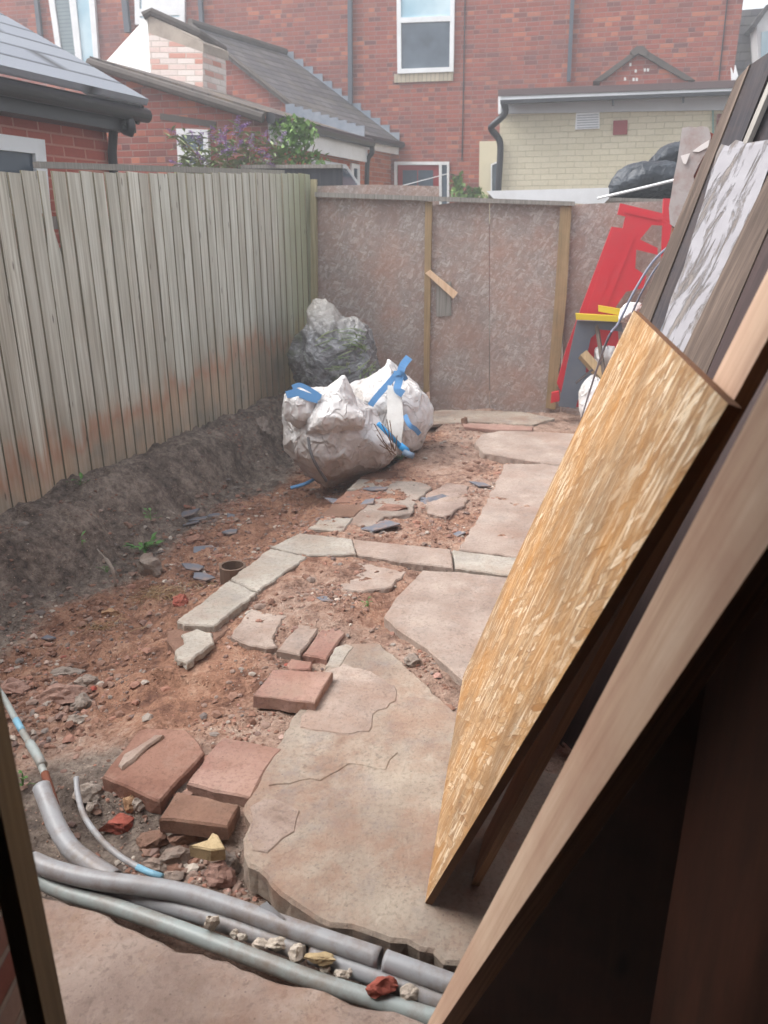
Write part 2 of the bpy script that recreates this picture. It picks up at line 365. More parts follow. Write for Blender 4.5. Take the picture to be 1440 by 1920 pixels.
def m_peel():
    n = N('peeling_white_paint'); v = n.map(n.uv, (22, 3.2, 1)); f = n.noise(v, 1, 6, .7, .6)
    base = n.ramp(n.noise(n.map(n.uv, (60, 4, 1)), 1, 4), [(.3, sr(92, 82, 78)), (.7, sr(130, 120, 114))])
    pm = n.ramp(f, [(.43, 0), (.5, 1)]); c = n.mix(pm, base, n.mix(n.noise(n.uv, 12, 3), sr(152, 150, 155), sr(126, 122, 128)))
    return n.out(c, .7, n.bump(n.math('ADD', pm, n.math('MULTIPLY', f, .6)), 1, .004), .3)
PEEL = m_peel()
def m_fence():
    n = N('silvered_featheredge'); uv = n.uv; x, y, _ = n.sep(uv); i_ = n.isl
    sh = n.math('MULTIPLY', i_, 13.0)
    g = n.noise(n.comb(n.math('MULTIPLY', x, 70), n.math('ADD', n.math('MULTIPLY', y, 1.3), sh), sh), 1, 5, .62)
    blot = n.noise(n.comb(n.math('MULTIPLY', x, 9), n.math('ADD', n.math('MULTIPLY', y, .9), sh), sh), 1, 4, .6)
    c = n.ramp(n.math('ADD', n.math('MULTIPLY', g, .6), n.math('MULTIPLY', blot, .45)), [(.36, sr(144, 140, 122)), (.5, sr(186, 184, 166)), (.62, sr(218, 220, 206))])
    c = n.mix(n.math('MULTIPLY', n.white(n.comb(i_, 2, 3)), .4), c, sr(160, 150, 132)); c = n.mix(n.math('MULTIPLY', n.white(n.comb(i_, 7, 1)), .35), c, sr(186, 192, 180))
    z = n.sep(n.pos)[2]; py = n.sep(n.pos)[1]
    # damp band of soil-stained wood above the ground; its ragged top follows the boards
    zz = n.math('SUBTRACT', z, n.math('MULTIPLY', n.math('SUBTRACT', py, 4.1), .10))
    dn = n.math('ADD', zz, n.math('MULTIPLY', n.math('SUBTRACT', blot, .5), .5))
    dn = n.math('ADD', dn, n.math('MULTIPLY', n.math('SUBTRACT', n.noise(n.pos, 2.0, 3), .5), .5))
    damp = n.ramp(dn, [(.26, 1), (.6, 0)])
    dcol = n.ramp(n.noise(n.pos, 3.0, 4), [(.35, sr(128, 112, 92)), (.5, sr(168, 134, 100)), (.62, sr(188, 144, 100))])
    c = n.mix(n.math('MULTIPLY', damp, .62), c, dcol)
    line = n.ramp(dn, [(.24, 0), (.34, 1), (.46, 0)]); c = n.mix(n.math('MULTIPLY', line, .5), c, sr(184, 112, 62))
    gz = n.ramp(n.math('ADD', n.math('MULTIPLY', n.math('SUBTRACT', py, 7.0), 1.2), n.math('MULTIPLY', n.noise(n.pos, 5, 3), .5)), [(.3, 0), (.9, 1)])
    c = n.mix(n.math('MULTIPLY', gz, .6), c, sr(140, 150, 90))
    kd = n.voro(n.comb(n.math('MULTIPLY', x, 14), n.math('ADD', n.math('MULTIPLY', y, 3.0), sh), 0), 1, 'F1', 0)
    c = n.mix(n.ramp(kd, [(.05, .75), (.1, 0)]), c, sr(80, 66, 52))
    return n.out(c, .85, n.bump(g, .5, .002), .2)
FENCEM = m_fence()
def m_conc(name, base, pale, stain, stain2, seed=0, amt=.75, rough=.85, k=.66):
    base, pale, stain, stain2 = [tuple(q * k * m_ for q in c_) for c_, m_ in ((base, .94), (pale, 1.14), (stain, .95), (stain2, 1))]; n = N(name); p = n.map(n.pos, (1, 1, 1), (0, 0, 0), (seed, seed * 2, 0))
    c = n.mix(n.ramp(n.noise(p, 3.2, 6, .6), [(.35, 0), (.65, 1)]), base, pale)
    c = n.mix(n.math('MULTIPLY', n.ramp(n.noise(n.map(p, (1, 1, 1), (0, 0, 0), (7, 1, 3)), 4.5, 6, .7), [(.48, 0), (.66, 1)]), amt), c, stain)
    c = n.mix(n.math('MULTIPLY', n.ramp(n.noise(n.map(p, (1, 1, 1), (0, 0, 0), (2, 11, 5)), 7.5, 7, .72), [(.52, 0), (.66, 1)]), amt * .8), c, stain2)
    c = n.mix(n.math('MULTIPLY', n.ramp(n.noise(p, 70, 3, .7), [(.35, 1), (.5, 0)]), n.math('MULTIPLY', n.noise(p, 6, 3), .8)), c, tuple(q * .55 for q in base))
    c = n.mix(n.math('MULTIPLY', n.ramp(n.noise(n.map(p, (1, 1, 1), (0, 0, 0), (9, 4, 8)), 2.6, 8, .7), [(.5, 0), (.64, 1)]), amt * .65), c, sr(150, 108, 84))
    c = n.mix(n.math('MULTIPLY', n.ramp(n.voro(p, 34, 'F1', 0), [(.06, 1), (.1, 0)]), .5), c, tuple(q * .3 for q in base))
    fl = n.ramp(n.noise(p, 5.5, 5, .55, .4), [(.49, 0), (.505, 1)])
    h_ = n.math('ADD', n.math('MULTIPLY', n.noise(p, 26, 7, .72), 1.0), n.math('MULTIPLY', fl, .10))
    h_ = n.math('ADD', h_, n.math('MULTIPLY', n.noise(p, 5, 3), 1.5))
    return n.out(c, rough, n.bump(h_, .75, .011), .15)
CONC = m_conc('worn_concrete', sr(176, 154, 136), sr(194, 178, 158), sr(172, 130, 106), sr(154, 142, 140))
CONC2 = m_conc('pink_concrete', sr(176, 148, 134), sr(196, 172, 156), sr(156, 124, 106), sr(182, 150, 120), 4)
CONC3 = m_conc('pale_worn_slab', sr(186, 160, 144), sr(200, 178, 162), sr(172, 140, 120), sr(160, 148, 140), 9, .5)
MORTAR = m_conc('grey_mortar', sr(172, 160, 146), sr(188, 178, 164), sr(178, 148, 122), sr(146, 138, 132), 13, .5, k=.78)
TERRA = m_conc('quarry_tile', sr(170, 116, 94), sr(182, 134, 112), sr(146, 96, 76), sr(186, 154, 134), 21, .6)
TERRA2 = m_conc('brown_tile', sr(152, 112, 88), sr(160, 118, 96), sr(136, 92, 74), sr(164, 132, 112), 27, .5)
TERRAP = m_conc('pink_tile', sr(184, 136, 118), sr(196, 154, 136), sr(176, 112, 96), sr(180, 150, 128), 31, .6)
BRICKRED = m_conc('broken_red_brick', sr(168, 70, 52), sr(182, 88, 66), sr(150, 60, 44), sr(190, 140, 120), 35, .4, k=.8)
YSTONE = m_conc('yellow_sandstone', sr(206, 176, 120), sr(218, 190, 138), sr(196, 160, 104), sr(190, 168, 130), 37, .3, k=.75)
GSTONE = m_conc('grey_stone', sr(150, 134, 122), sr(176, 160, 146), sr(150, 120, 104), sr(130, 122, 118), 41, .5, k=.75)
PALEST = m_conc('pale_pebble', sr(206, 188, 168), sr(220, 206, 188), sr(190, 160, 136), sr(170, 158, 146), 45, .4, k=.8)
OCHRE = m_conc('ochre_stone', sr(190, 140, 90), sr(204, 158, 110), sr(180, 120, 74), sr(170, 140, 110), 43, .5)
SLATESH = m_plain('blue_slate', sr(108, 112, 124), .7, .3, .3, 14, .3, dirt=sr(156, 124, 104), dirtamt=.8, dscale=14)
PVC = m_plain('grey_pvc', sr(150, 151, 155), .42, .45, .12, 9, dirt=sr(118, 96, 80), dirtamt=.8, dscale=11)
PVC2 = m_plain('pale_green_pvc', sr(150, 160, 158), .42, .45, .12, 9, dirt=sr(124, 104, 88), dirtamt=.8, dscale=11)
BLUEPIPE = m_plain('blue_pipe', sr(110, 170, 196), .45)
RUST = m_plain('rusty_pipe', sr(130, 70, 44), .85, .2, .4, 20, .4)
CLAY = m_plain('glazed_clay', sr(120, 92, 72), .5, .4, .4, 12, dirt=sr(60, 44, 34), dirtamt=.6)
DESAT = .78
def m_soil():
    n = N('trodden_soil'); a = n.attr('soil')[0]; p = n.pos; r_, g_, b_ = n.sep(a)
    nz = n.noise(p, 5, 8, .68); n2 = n.noise(p, 24, 7, .7); n3 = n.noise(p, 90, 5, .7)
    org = n.ramp(n.math('ADD', n.math('MULTIPLY', nz, .6), n.math('MULTIPLY', n2, .45)), [(.38, sr(92, 62, 50)), (.47, sr(138, 94, 72)), (.56, sr(170, 120, 90)), (.7, sr(196, 156, 128))])
    dk = n.ramp(n.math('ADD', n.math('MULTIPLY', nz, .5), n.math('MULTIPLY', n2, .55)), [(.38, sr(72, 62, 57)), (.5, sr(120, 104, 93)), (.64, sr(166, 148, 132))])
    gy = n.ramp(n.math('ADD', n.math('MULTIPLY', nz, .5), n.math('MULTIPLY', n2, .5)), [(.38, sr(118, 92, 78)), (.5, sr(168, 134, 114)), (.66, sr(196, 168, 148))])
    e1 = n.ramp(n.math('ADD', r_, n.math('MULTIPLY', n.math('SUBTRACT', n2, .5), .7)), [(.35, 0), (.65, 1)])
    e2 = n.ramp(n.math('ADD', g_, n.math('MULTIPLY', n.math('SUBTRACT', n2, .5), .7)), [(.35, 0), (.65, 1)])
    c = n.mix(e2, org, gy); c = n.mix(e1, c, dk)
    sp = n.voro(p, 60, 'F1', 0); sc = n.sep(n.voro(p, 60, 'F1', 1))[0]
    c = n.mix(n.math('MULTIPLY', n.ramp(sp, [(.16, 1), (.24, 0)]), n.math('GREATER_THAN', sc, .8)), c, sr(186, 156, 134))
    c = n.mix(n.math('MULTIPLY', n.ramp(n3, [(.38, 1), (.5, 0)]), .5), c, n.mix(1, c, (.5, .46, .44), 'MULTIPLY'))
    h_ = n.math('ADD', n2, n.math('MULTIPLY', n3, .5)); h_ = n.math('ADD', h_, n.math('MULTIPLY', n.ramp(sp, [(.0, 1), (.3, 0)]), .4))
    return n.out(c, .95, n.bump(h_, 1, .022), .1)
SOIL = m_soil()
GROUNDM = m_plain('rough_ground', sr(120, 104, 92), .95, .1, .4, 3, .6)
def m_gravel():
    n = N('mixed_gravel'); c = n.ramp(n.isl, [(0, sr(120, 84, 68)), (.3, sr(156, 112, 90)), (.55, sr(150, 130, 118)), (.75, sr(176, 120, 96)), (.88, sr(120, 108, 104)), (.97, sr(206, 192, 176)), (1, sr(170, 70, 50))])
    c = n.mix(n.math('MULTIPLY', n.noise(n.pos, 50, 4), .6), c, n.mix(1, c, (.5, .45, .42), 'MULTIPLY'))
    return n.out(c, .9, n.bump(n.noise(n.pos, 120, 3), .6, .003), .15)
GRAVEL = m_gravel()
def m_bag(name, col, dirt, vs=7, bd=.03, alpha=None, damt=.6, low=None):
    n = N(name); o_ = n.vadd(n.ob, n.vadd(n.vadd(n.noise(n.ob, 3, 3, col=True), (.5, .5, .5), 'SUBTRACT'), (.25, .25, .25), 'MULTIPLY'))
    def cr(sc, wd, off): return n.ramp(n.math('ABSOLUTE', n.math('SUBTRACT', n.noise(n.map(n.ob, (1, 1, .75), (0, 0, 0), (off, off, off)), sc, 2, .5, .6), .5)), [(0, 1), (wd, 0)])
    h_ = n.math('ADD', n.math('MULTIPLY', cr(vs * .8, .07, .1), 1.0), n.math('MULTIPLY', cr(vs * 2.1, .07, .7), .45)); h_ = n.math('ADD', h_, n.math('MULTIPLY', n.noise(n.ob, vs * 1.3, 3), 1.6)); h_ = n.math('ADD', h_, n.math('MULTIPLY', n.noise(n.ob, 160, 2), .06))
    c = n.mix(n.math('MULTIPLY', n.ramp(n.noise(n.ob, 3.4, 7, .68), [(.42, 0), (.66, 1)]), damt), col, dirt)
    if low:
        z = n.sep(n.pos)[2]; c = n.mix(n.math('MULTIPLY', n.ramp(n.math('ADD', z, n.math('MULTIPLY', n.noise(n.ob, 5, 4), .35)), [(low[0], 1), (low[1], 0)]), .75), c, dirt)
    return n.out(c, .72, n.bump(h_, 1, bd), .2)
BAGW = m_bag('woven_white_bag', sr(208, 206, 206), sr(168, 146, 130), 5, .015, low=(.15, .5))
BAGW2 = m_bag('woven_white_bag_clean', sr(216, 214, 214), sr(186, 170, 156), 5, .013, low=(.1, .35))
BAGK = m_bag('black_bin_bag', sr(46, 52, 60), sr(70, 78, 88), 5, .008); BAGK.node_tree.nodes['Principled BSDF'].inputs['Roughness'].default_value = .35
def m_clear():
    n = N('clear_sack_with_cuttings'); o_ = n.vadd(n.ob, n.vadd(n.vadd(n.noise(n.ob, 4, 3, col=True), (.5, .5, .5), 'SUBTRACT'), (.2, .2, .2), 'MULTIPLY'))
    st = n.noise(n.map(o_, (7, 7, 16), (.3, .5, .3)), 1, 5, .72, 1.6); v = n.voro(n.map(o_, (1, 1, 1.6), (.3, .2, 0)), 9, 'F1', 0); v2 = n.voro(o_, 26, 'F1', 0)
    c = n.ramp(st, [(.34, sr(66, 66, 70)), (.48, sr(104, 104, 108)), (.6, sr(134, 136, 140)), (.7, sr(204, 206, 210))])  # palest streaks are gloss highlights painted onto the plastic
    c = n.mix(n.math('MULTIPLY', n.ramp(n.noise(n.ob, 5, 5, .7), [(.55, 0), (.66, 1)]), .5), c, sr(110, 128, 84))
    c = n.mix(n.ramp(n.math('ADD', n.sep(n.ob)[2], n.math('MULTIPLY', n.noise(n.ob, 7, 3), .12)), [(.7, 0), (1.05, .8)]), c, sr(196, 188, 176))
    return n.out(c, .22, n.bump(n.math('ADD', n.math('MULTIPLY', st, 1.2), n.math('ADD', v, n.math('MULTIPLY', v2, .5))), 1, .014), .7)
CLEAR = m_clear()
DESAT = 1.0
BLUE = m_plain('blue_webbing', sr(92, 146, 198), .6, .3, .25, 30, dirt=sr(120, 150, 180), dirtamt=.3)
BLUEH = m_plain('blue_paint', sr(40, 140, 200), .5, .4)
def m_leaf(name, a, b):
    n = N(name); c = n.mix(n.isl, a, b); c = n.mix(n.math('MULTIPLY', n.noise(n.pos, 20, 3), .4), c, tuple(q * .6 for q in a))
    m_ = n.out(c, .5, None, .35); n.p.inputs['Subsurface Weight'].default_value = 0
    return m_
LEAF = m_leaf('leaf_green', sr(84, 120, 50), sr(126, 160, 78)); LEAF2 = m_leaf('buddleia_leaf', sr(98, 118, 74), sr(146, 158, 106)); WEED = m_leaf('weed_green', sr(70, 112, 52), sr(98, 146, 74))
PURPLE = m_leaf('purple_flower', sr(150, 110, 176), sr(180, 150, 200)); DRY = m_leaf('dry_stem', sr(140, 112, 78), sr(176, 146, 104)); STEM = m_plain('woody_stem', sr(110, 84, 62), .8)
WIRE = m_plain('grey_wire', sr(118, 122, 138), .5, .5)
DESAT = .8
random.seed(7)
# ================================================================== GROUND
def _h2(ix, iy, s):
    n = (ix * 374761393 + iy * 668265263 + s * 974634777) & 0xffffffff
    n = ((n ^ (n >> 13)) * 1274126177) & 0xffffffff
    return ((n ^ (n >> 16)) & 0xffff) / 65535.0
def vnoise(x, y, s=0):
    x = np.asarray(x, float); y = np.asarray(y, float)
    ix = np.floor(x).astype(np.int64); iy = np.floor(y).astype(np.int64); fx = x - ix; fy = y - iy
    fx = fx * fx * fx * (fx * (fx * 6 - 15) + 10); fy = fy * fy * fy * (fy * (fy * 6 - 15) + 10)
    a = _h2(ix, iy, s); b = _h2(ix + 1, iy, s); c = _h2(ix, iy + 1, s); d = _h2(ix + 1, iy + 1, s)
    return (a + (b - a) * fx) * (1 - fy) + (c + (d - c) * fx) * fy - .5
def fbm(x, y, s=0, o=5, g=.5):
    r = 0; a = 1
    for i in range(o): r = r + a * vnoise(x * 2 ** i, y * 2 ** i, s + i * 17); a *= g
    return r
def sstep(a, b, x): t = np.clip((x - a) / (b - a), 0, 1); return t * t * (3 - 2 * t)
F0 = np.array([-2.15, 4.06]); FD = np.array([.363, .932]); FN = np.array([.932, -.363])
def height(x, y):
    x = np.asarray(x, float); y = np.asarray(y, float)
    s = (x - F0[0]) * FN[0] + (y - F0[1]) * FN[1]; t = (x - F0[0]) * FD[0] + (y - F0[1]) * FD[1]
    zb = .10 + .03 * t + .05 * fbm(x * 2.2, y * 2.2, 3, 3)                      # bank along the fence
    zt = -.2 + .10 * sstep(2.6, 3.9, t) + .05 * sstep(-.4, -1.3, t)              # dug strip
    wob = .16 * fbm(x * 1.7, y * 1.7, 9, 3)
    foot = .58 - .12 * sstep(.5, 3, t) + wob
    k1 = sstep(foot - .34, foot, s)
    zl = zb * (1 - k1) + zt * k1
    ked = 1.55 + .10 * sstep(0, -.8, t)
    cut = .45 * sstep(ked - .45, ked - .05, s) + .55 * sstep(ked - .07, ked + .02, s)
    soft = sstep(1.0, 2.2, s)
    kk = np.where(t > -.85, cut, soft * sstep(-2.4, -.85, t) + (1 - sstep(-2.4, -.85, t)) * soft)
    zr = -.034 + .026 * sstep(2.6, 3.0, y + .5 * x) + (.014 + .022 * sstep(2.6, 3.0, y)) * fbm(x * 3, y * 3, 21, 4)
    xe = np.minimum((y - 3) * .36, .74) - .02
    zr = zr - .022 * sstep(-.10, .08, x - xe) * sstep(2.9, 3.1, y + x * .3)
    z = zl * (1 - kk) + zr * kk
    # pipe trench in front of the threshold slab
    dtr = (y - (1.30 - .36 * (x - .15)))
    z = z - .075 * sstep(.30, .12, np.abs(dtr - .06)) * sstep(-1.3, -.9, x)
    z = z + .05 * fbm(x * 6, y * 6, 31, 5, .6) * (1 - kk * .72) + .016 * fbm(x * 24, y * 24, 41, 3, .6) * (1 - kk * .3)
    z = z + .03 * np.maximum(fbm(x * 4 + 5, y * 4, 55, 3) , 0) * (1 - kk)
    return z

x0, x1, y0, y1, stp = -3.4, 3.4, .3, 8.6, .016
xs = np.arange(x0, x1, stp); ys = np.arange(y0, y1, stp); X, Y = np.meshgrid(xs, ys)
Z = height(X, Y); s_ = (X - F0[0]) * FN[0] + (Y - F0[1]) * FN[1]; t_ = (X - F0[0]) * FD[0] + (Y - F0[1]) * FD[1]
edge = np.minimum.reduce([sstep(0, .25, X - x0), sstep(0, .25, xs[-1] - X), sstep(0, .2, ys[-1] - Y), sstep(0, .1, Y - y0)])
Z = Z * edge + (-.03) * (1 - edge)
nx_, ny_ = len(xs), len(ys)
def hz(x, y):
    i = min(max((x - x0) / stp, 0), nx_ - 1.01); j = min(max((y - y0) / stp, 0), ny_ - 1.01); a, b = int(i), int(j); i -= a; j -= b
    return float((Z[b, a] * (1 - i) + Z[b, a + 1] * i) * (1 - j) + (Z[b + 1, a] * (1 - i) + Z[b + 1, a + 1] * i) * j)
me = bpy.data.meshes.new('soil'); me.vertices.add(nx_ * ny_)
me.vertices.foreach_set('co', np.stack([X.ravel(), Y.ravel(), Z.ravel()], 1).ravel())
i0 = (np.arange(ny_ - 1)[:, None] * nx_ + np.arange(nx_ - 1)[None, :]).ravel()
q = np.stack([i0, i0 + 1, i0 + nx_ + 1, i0 + nx_], 1).ravel()
me.loops.add(len(q)); me.polygons.add(len(i0)); me.loops.foreach_set('vertex_index', q)
me.polygons.foreach_set('loop_start', np.arange(len(i0)) * 4); me.update(calc_edges=True)
dark = sstep(1.0, .45, s_ + .25 * fbm(X * 2, Y * 2, 71, 3)) * (.35 + .65 * sstep(-3, -1.0, t_))
dark = np.maximum(dark, .85 * sstep(.5, .2, np.hypot(X + .92, Y - 1.88)))       # black tilth by the pipes
dark = np.maximum(dark, .5 * sstep(.35, .1, np.abs(Y - 1.5 + .36 * X)) )
grey = sstep(1.3, 1.9, s_) * (.55 + .9 * fbm(X * 1.2, Y * 1.2, 81, 3)) + .6 * sstep(-.5, -1.6, t_)
grey = grey + sstep(6.3, 6.8, Y) * .8
ca = me.color_attributes.new('soil', 'FLOAT_COLOR', 'POINT')
ca.data.foreach_set('color', np.stack([np.clip(dark, 0, 1).ravel(), np.clip(grey, 0, 1).ravel(), np.zeros(nx_ * ny_), np.ones(nx_ * ny_)], 1).ravel())
me.polygons.foreach_set('use_smooth', [True] * len(me.polygons)); me.materials.append(SOIL)
soil = bpy.data.objects.new('soil', me); scene.collection.objects.link(soil); tag(soil, 'dug over orange and dark brown earth of the back yard', 'soil', kind='structure')
g_ = M(); B_ = 110; zz = -.03; X1 = float(xs[-1]); Y1 = float(ys[-1])
for (a, b, c, d) in ((-B_, -B_, B_, y0), (-B_, Y1, B_, B_), (-B_, y0, x0, Y1), (X1, y0, B_, Y1)):
    g_.poly([(a, b, zz), (c, b, zz), (c, d, zz), (a, d, zz)])
tag(g_.build('ground', GROUNDM, org=Vector((0, 0, -.03))), 'rough ground around the yard and under the houses', 'ground', kind='structure')

# ------------------------------------------------------------------ slabs and stones
def jag(pts, amt, seg, rnd):
    out = []; k = len(pts)
    for i in range(k):
        a, b = Vector(pts[i]), Vector(pts[(i + 1) % k]); L = (b - a).length; n_ = max(1, int(L / seg)); nn = Vector((-(b - a).y, (b - a).x, 0)).normalized()
        out.append(a + Vector((rnd.uniform(-1, 1), rnd.uniform(-1, 1), 0)) * amt * .5)
        for j in range(1, n_):
            t = j / n_; out.append(a.lerp(b, t) + nn * (mn.noise(Vector((a.x * 9 + t * L * 9, a.y * 9, 3))) * amt * 1.2 + rnd.uniform(-1, 1) * amt * .55))
    return out
def slab(name, px, z, th, mat, jg=.006, seg=.04, tilt=(0, 0), parent=None, bev=.006, seed=1, world=False, smat=None):
    rnd = random.Random(seed)
    pts = [Vector(p) for p in px] if world else [G(u, v, z) for u, v in px]
    pts = jag(pts, jg, seg, rnd) if jg else pts
    c = sum(pts, Vector()) / len(pts)
    for p in pts: p.z = z + (p.x - c.x) * tilt[0] + (p.y - c.y) * tilt[1]
    # signed area, make it counter-clockwise
    ar = sum(pts[i].x * pts[(i + 1) % len(pts)].y - pts[(i + 1) % len(pts)].x * pts[i].y for i in range(len(pts)))
    if ar < 0: pts = pts[::-1]
    me_ = M(); k = len(pts); ins = []
    for i in range(k):
        a, b, d = pts[i - 1], pts[i], pts[(i + 1) % k]; e = (d - a); nn = Vector((-e.y, e.x, 0)).normalized(); ins.append(b + nn * bev)
    low = [p - Vector((0, 0, bev * .9 + rnd.uniform(0, bev * .3))) for p in pts]; bot = [p + Vector((rnd.uniform(-1, 1) * jg, rnd.uniform(-1, 1) * jg, -th)) for p in pts]
    me_.poly(ins)
    for i in range(k):
        j = (i + 1) % k
        me_.poly([low[i], low[j], ins[j], ins[i]]); me_.poly([bot[i], bot[j], low[j], low[i]])
    me_.poly(bot[::-1])
    return me_.build(name, mat, parent)
T = tag
bigs = T(slab('concrete_slab', [(648, 1207), (704, 1203), (760, 1247), (852, 1331), (960, 1420), (1200, 1500), (1290, 1640), (1250, 1830), (960, 1850), (870, 1806), (830, 1802), (765, 1768), (700, 1750), (660, 1738), (618, 1734), (575, 1712), (545, 1690), (525, 1672), (498, 1642), (466, 1622), (460, 1600), (459, 1570), (468, 1540), (455, 1522), (462, 1502), (478, 1478), (495, 1440), (522, 1392), (560, 1330), (596, 1280), (612, 1252)], .0, .09, CONC, .010, .03, seed=3, bev=.008),
  'largest broken concrete slab in front of the leaning boards, stained orange', 'slab')
for i_, pts_ in enumerate([[(612, 1256), (650, 1246), (700, 1262), (742, 1286), (745, 1312), (700, 1340), (690, 1372), (640, 1376), (560, 1362), (585, 1310)],
        [(560, 1368), (640, 1382), (720, 1384), (745, 1410), (725, 1440), (650, 1432), (600, 1462), (505, 1470), (520, 1420)],
        [(478, 1508), (520, 1500), (560, 1520), (548, 1560), (500, 1600), (475, 1596), (470, 1560)]]):
    slab('flaked_layer', pts_, .0035, .003, [CONC3, CONC, CONC2][i_], .012, .03, parent=bigs, bev=.003, seed=70 + i_)
T(slab('concrete_slab', [(-60, 1650), (70, 1678), (130, 1692), (205, 1712), (235, 1736), (300, 1760), (330, 1778), (400, 1792), (450, 1812), (520, 1838), (580, 1850), (660, 1878), (740, 1892), (800, 1915), (900, 1940), (900, 2300), (-400, 2300)], -.005, .12, CONC2, .007, .03, seed=5, bev=.009),
  'pinkish concrete threshold slab at the bottom of the photo below the grey pipes', 'slab')
T(slab('paving_slab', [(720, 1155), (745, 1117), (792, 1069), (860, 1072), (945, 1082), (1180, 1100), (1180, 1300), (1000, 1330), (866, 1272), (800, 1215), (742, 1176)], .005, .075, CONC3, .003, .05, seed=7),
  'clean edged pale slab beside the lower edge of the fresh board', 'slab')
T(slab('paving_slab', [(860, 1030), (905, 955), (946, 870), (1040, 868), (1180, 880), (1180, 1070), (955, 1042)], .0, .07, CONC3, .012, .04, seed=9),
  'long pale slab of the path running up past the fresh board, beyond the cross kerb', 'slab')
T(slab('paving_slab', [(890, 829), (903, 814), (945, 806), (1062, 812), (1130, 820), (1130, 868), (1040, 871), (950, 856), (905, 848)], .008, .06, CONC3, .006, .03, seed=11),
  'farthest pale slab with a pointed left end, near the board fence', 'slab')
T(slab('kerb_stone', [(507, 1025), (562, 999), (660, 1010), (668, 1038), (577, 1041)], .018, .10, MORTAR, .006, .018, seed=12), 'corner kerb stone where the two kerb lines meet', 'kerb stone', 'kerb stones')
T(slab('kerb_stone', [(662, 1011), (846, 1030), (850, 1064), (760, 1054), (670, 1039)], .014, .10, CONC3, .007, .018, seed=13), 'middle stone of the cross kerb, half buried in orange soil', 'kerb stone', 'kerb stones')
T(slab('kerb_stone', [(849, 1031), (955, 1044), (1120, 1062), (1120, 1090), (950, 1078), (853, 1064)], .015, .10, MORTAR, .006, .018, seed=14), 'right hand stone of the cross kerb running under the fresh board', 'kerb stone', 'kerb stones')
T(slab('kerb_stone', [(505, 1028), (577, 1043), (483, 1108), (432, 1085)], .022, .14, MORTAR, .008, .018, seed=15), 'upper stone of the long pale kerb line beside the dug strip', 'kerb stone', 'kerb stones')
T(slab('kerb_stone', [(430, 1087), (481, 1110), (402, 1172), (346, 1171), (331, 1163)], .020, .16, MORTAR, .009, .018, seed=16), 'lower stone of the long pale kerb line with a thin white tip', 'kerb stone', 'kerb stones')
ke = T(slab('kerb_end_brick', [(312, 1183), (350, 1176), (402, 1172), (425, 1165), (430, 1178), (352, 1248), (316, 1205)], -.012, .16, TERRA2, .006, .03, seed=17), 'broken brick end of the kerb with a lump of pale mortar on it', 'brick')
slab('mortar_patch', [(340, 1190), (370, 1178), (398, 1186), (400, 1206), (378, 1222), (350, 1242), (332, 1236), (328, 1218), (345, 1206)], .004, .03, MORTAR, .008, .02, seed=18, parent=ke)
# brick edging running on from the corner toward the bags
ed = [(577, 990), (600, 967), (626, 942), (650, 918), (674, 895), (700, 880)]
ew = [(642, 996), (664, 968), (692, 942), (714, 917), (730, 896), (748, 882)]
for i in range(5):
    T(slab('edging_brick', [ed[i], (ed[i + 1][0] - 2, ed[i + 1][1] + 3), (ew[i + 1][0] - 2, ew[i + 1][1] + 3), ew[i]], .004 - .003 * i, .12, [MORTAR, TERRA2, TERRA][i % 3], .006, .03, seed=30 + i),
      ['edging brick nearest the corner kerb stone', 'second edging brick from the corner kerb stone, brownish', 'middle edging brick of the five leading to the bags', 'fourth edging brick from the corner kerb stone', 'edging brick farthest from the kerb, at the foot of the white bags'][i], 'brick', 'edging bricks by the dug strip')
T(slab('worn_tile', [(432, 1192), (455, 1158), (482, 1128), (512, 1116), (558, 1118), (562, 1148), (530, 1160), (512, 1196), (520, 1212), (500, 1214), (470, 1210)], -.006, .05, CONC3, .007, .025, seed=41), 'large worn tile left of the two bricks below the kerb', 'tile')
T(slab('laid_brick', [(518, 1218), (560, 1170), (600, 1175), (562, 1228)], -.004, .06, CONC3, .004, .025, seed=42), 'left brick of the pair laid flat above the pink paver', 'brick')
T(slab('laid_brick', [(568, 1226), (606, 1174), (650, 1182), (612, 1236)], -.006, .06, TERRAP, .004, .025, seed=43), 'right brick of the pair laid flat above the pink paver', 'brick')
T(slab('brick_fragment', [(538, 1244), (546, 1234), (586, 1240), (582, 1254), (545, 1255)], -.01, .04, TERRAP, .004, .02, seed=44), 'small brick piece just behind the thick pink paver', 'brick')
T(slab('paver', [(475, 1302), (511, 1254), (624, 1261), (590, 1318)], .035, .052, TERRAP, .003, .03, (.02, .0), seed=45, bev=.004), 'thick square pink paver lying loose against the big slab', 'paver')
pv = T(slab('paver', [(190, 1453), (258, 1372), (278, 1366), (350, 1370), (372, 1392), (383, 1411), (300, 1500)], .0, .055, TERRA, .004, .04, (.01, .03), seed=46), 'biggest red paver with a strip of mortar across its corner', 'paver')
slab('mortar_strip', [(222, 1430), (232, 1412), (290, 1378), (308, 1378), (270, 1405), (228, 1438)], .013, .012, CONC3, .004, .02, (.01, .03), parent=pv, seed=47)
T(slab('paver', [(350, 1468), (386, 1418), (418, 1384), (480, 1392), (528, 1402), (500, 1440), (470, 1494), (400, 1482)], .004, .055, TERRAP, .005, .035, (-.02, .01), seed=48), 'dusty red paver butting the left edge of the big slab', 'paver')
T(slab('paver', [(298, 1534), (330, 1484), (390, 1494), (449, 1510), (426, 1549), (360, 1540)], -.004, .05, TERRA2, .003, .04, (0, .02), seed=49), 'half size brown paver in front of the other two', 'paver')
T(slab('flat_stone', [(610, 1250), (628, 1212), (650, 1207), (664, 1212), (636, 1252)], .003, .05, MORTAR, .005, .02, seed=50), 'narrow pale stone set along the top left corner of the big slab', 'stone')
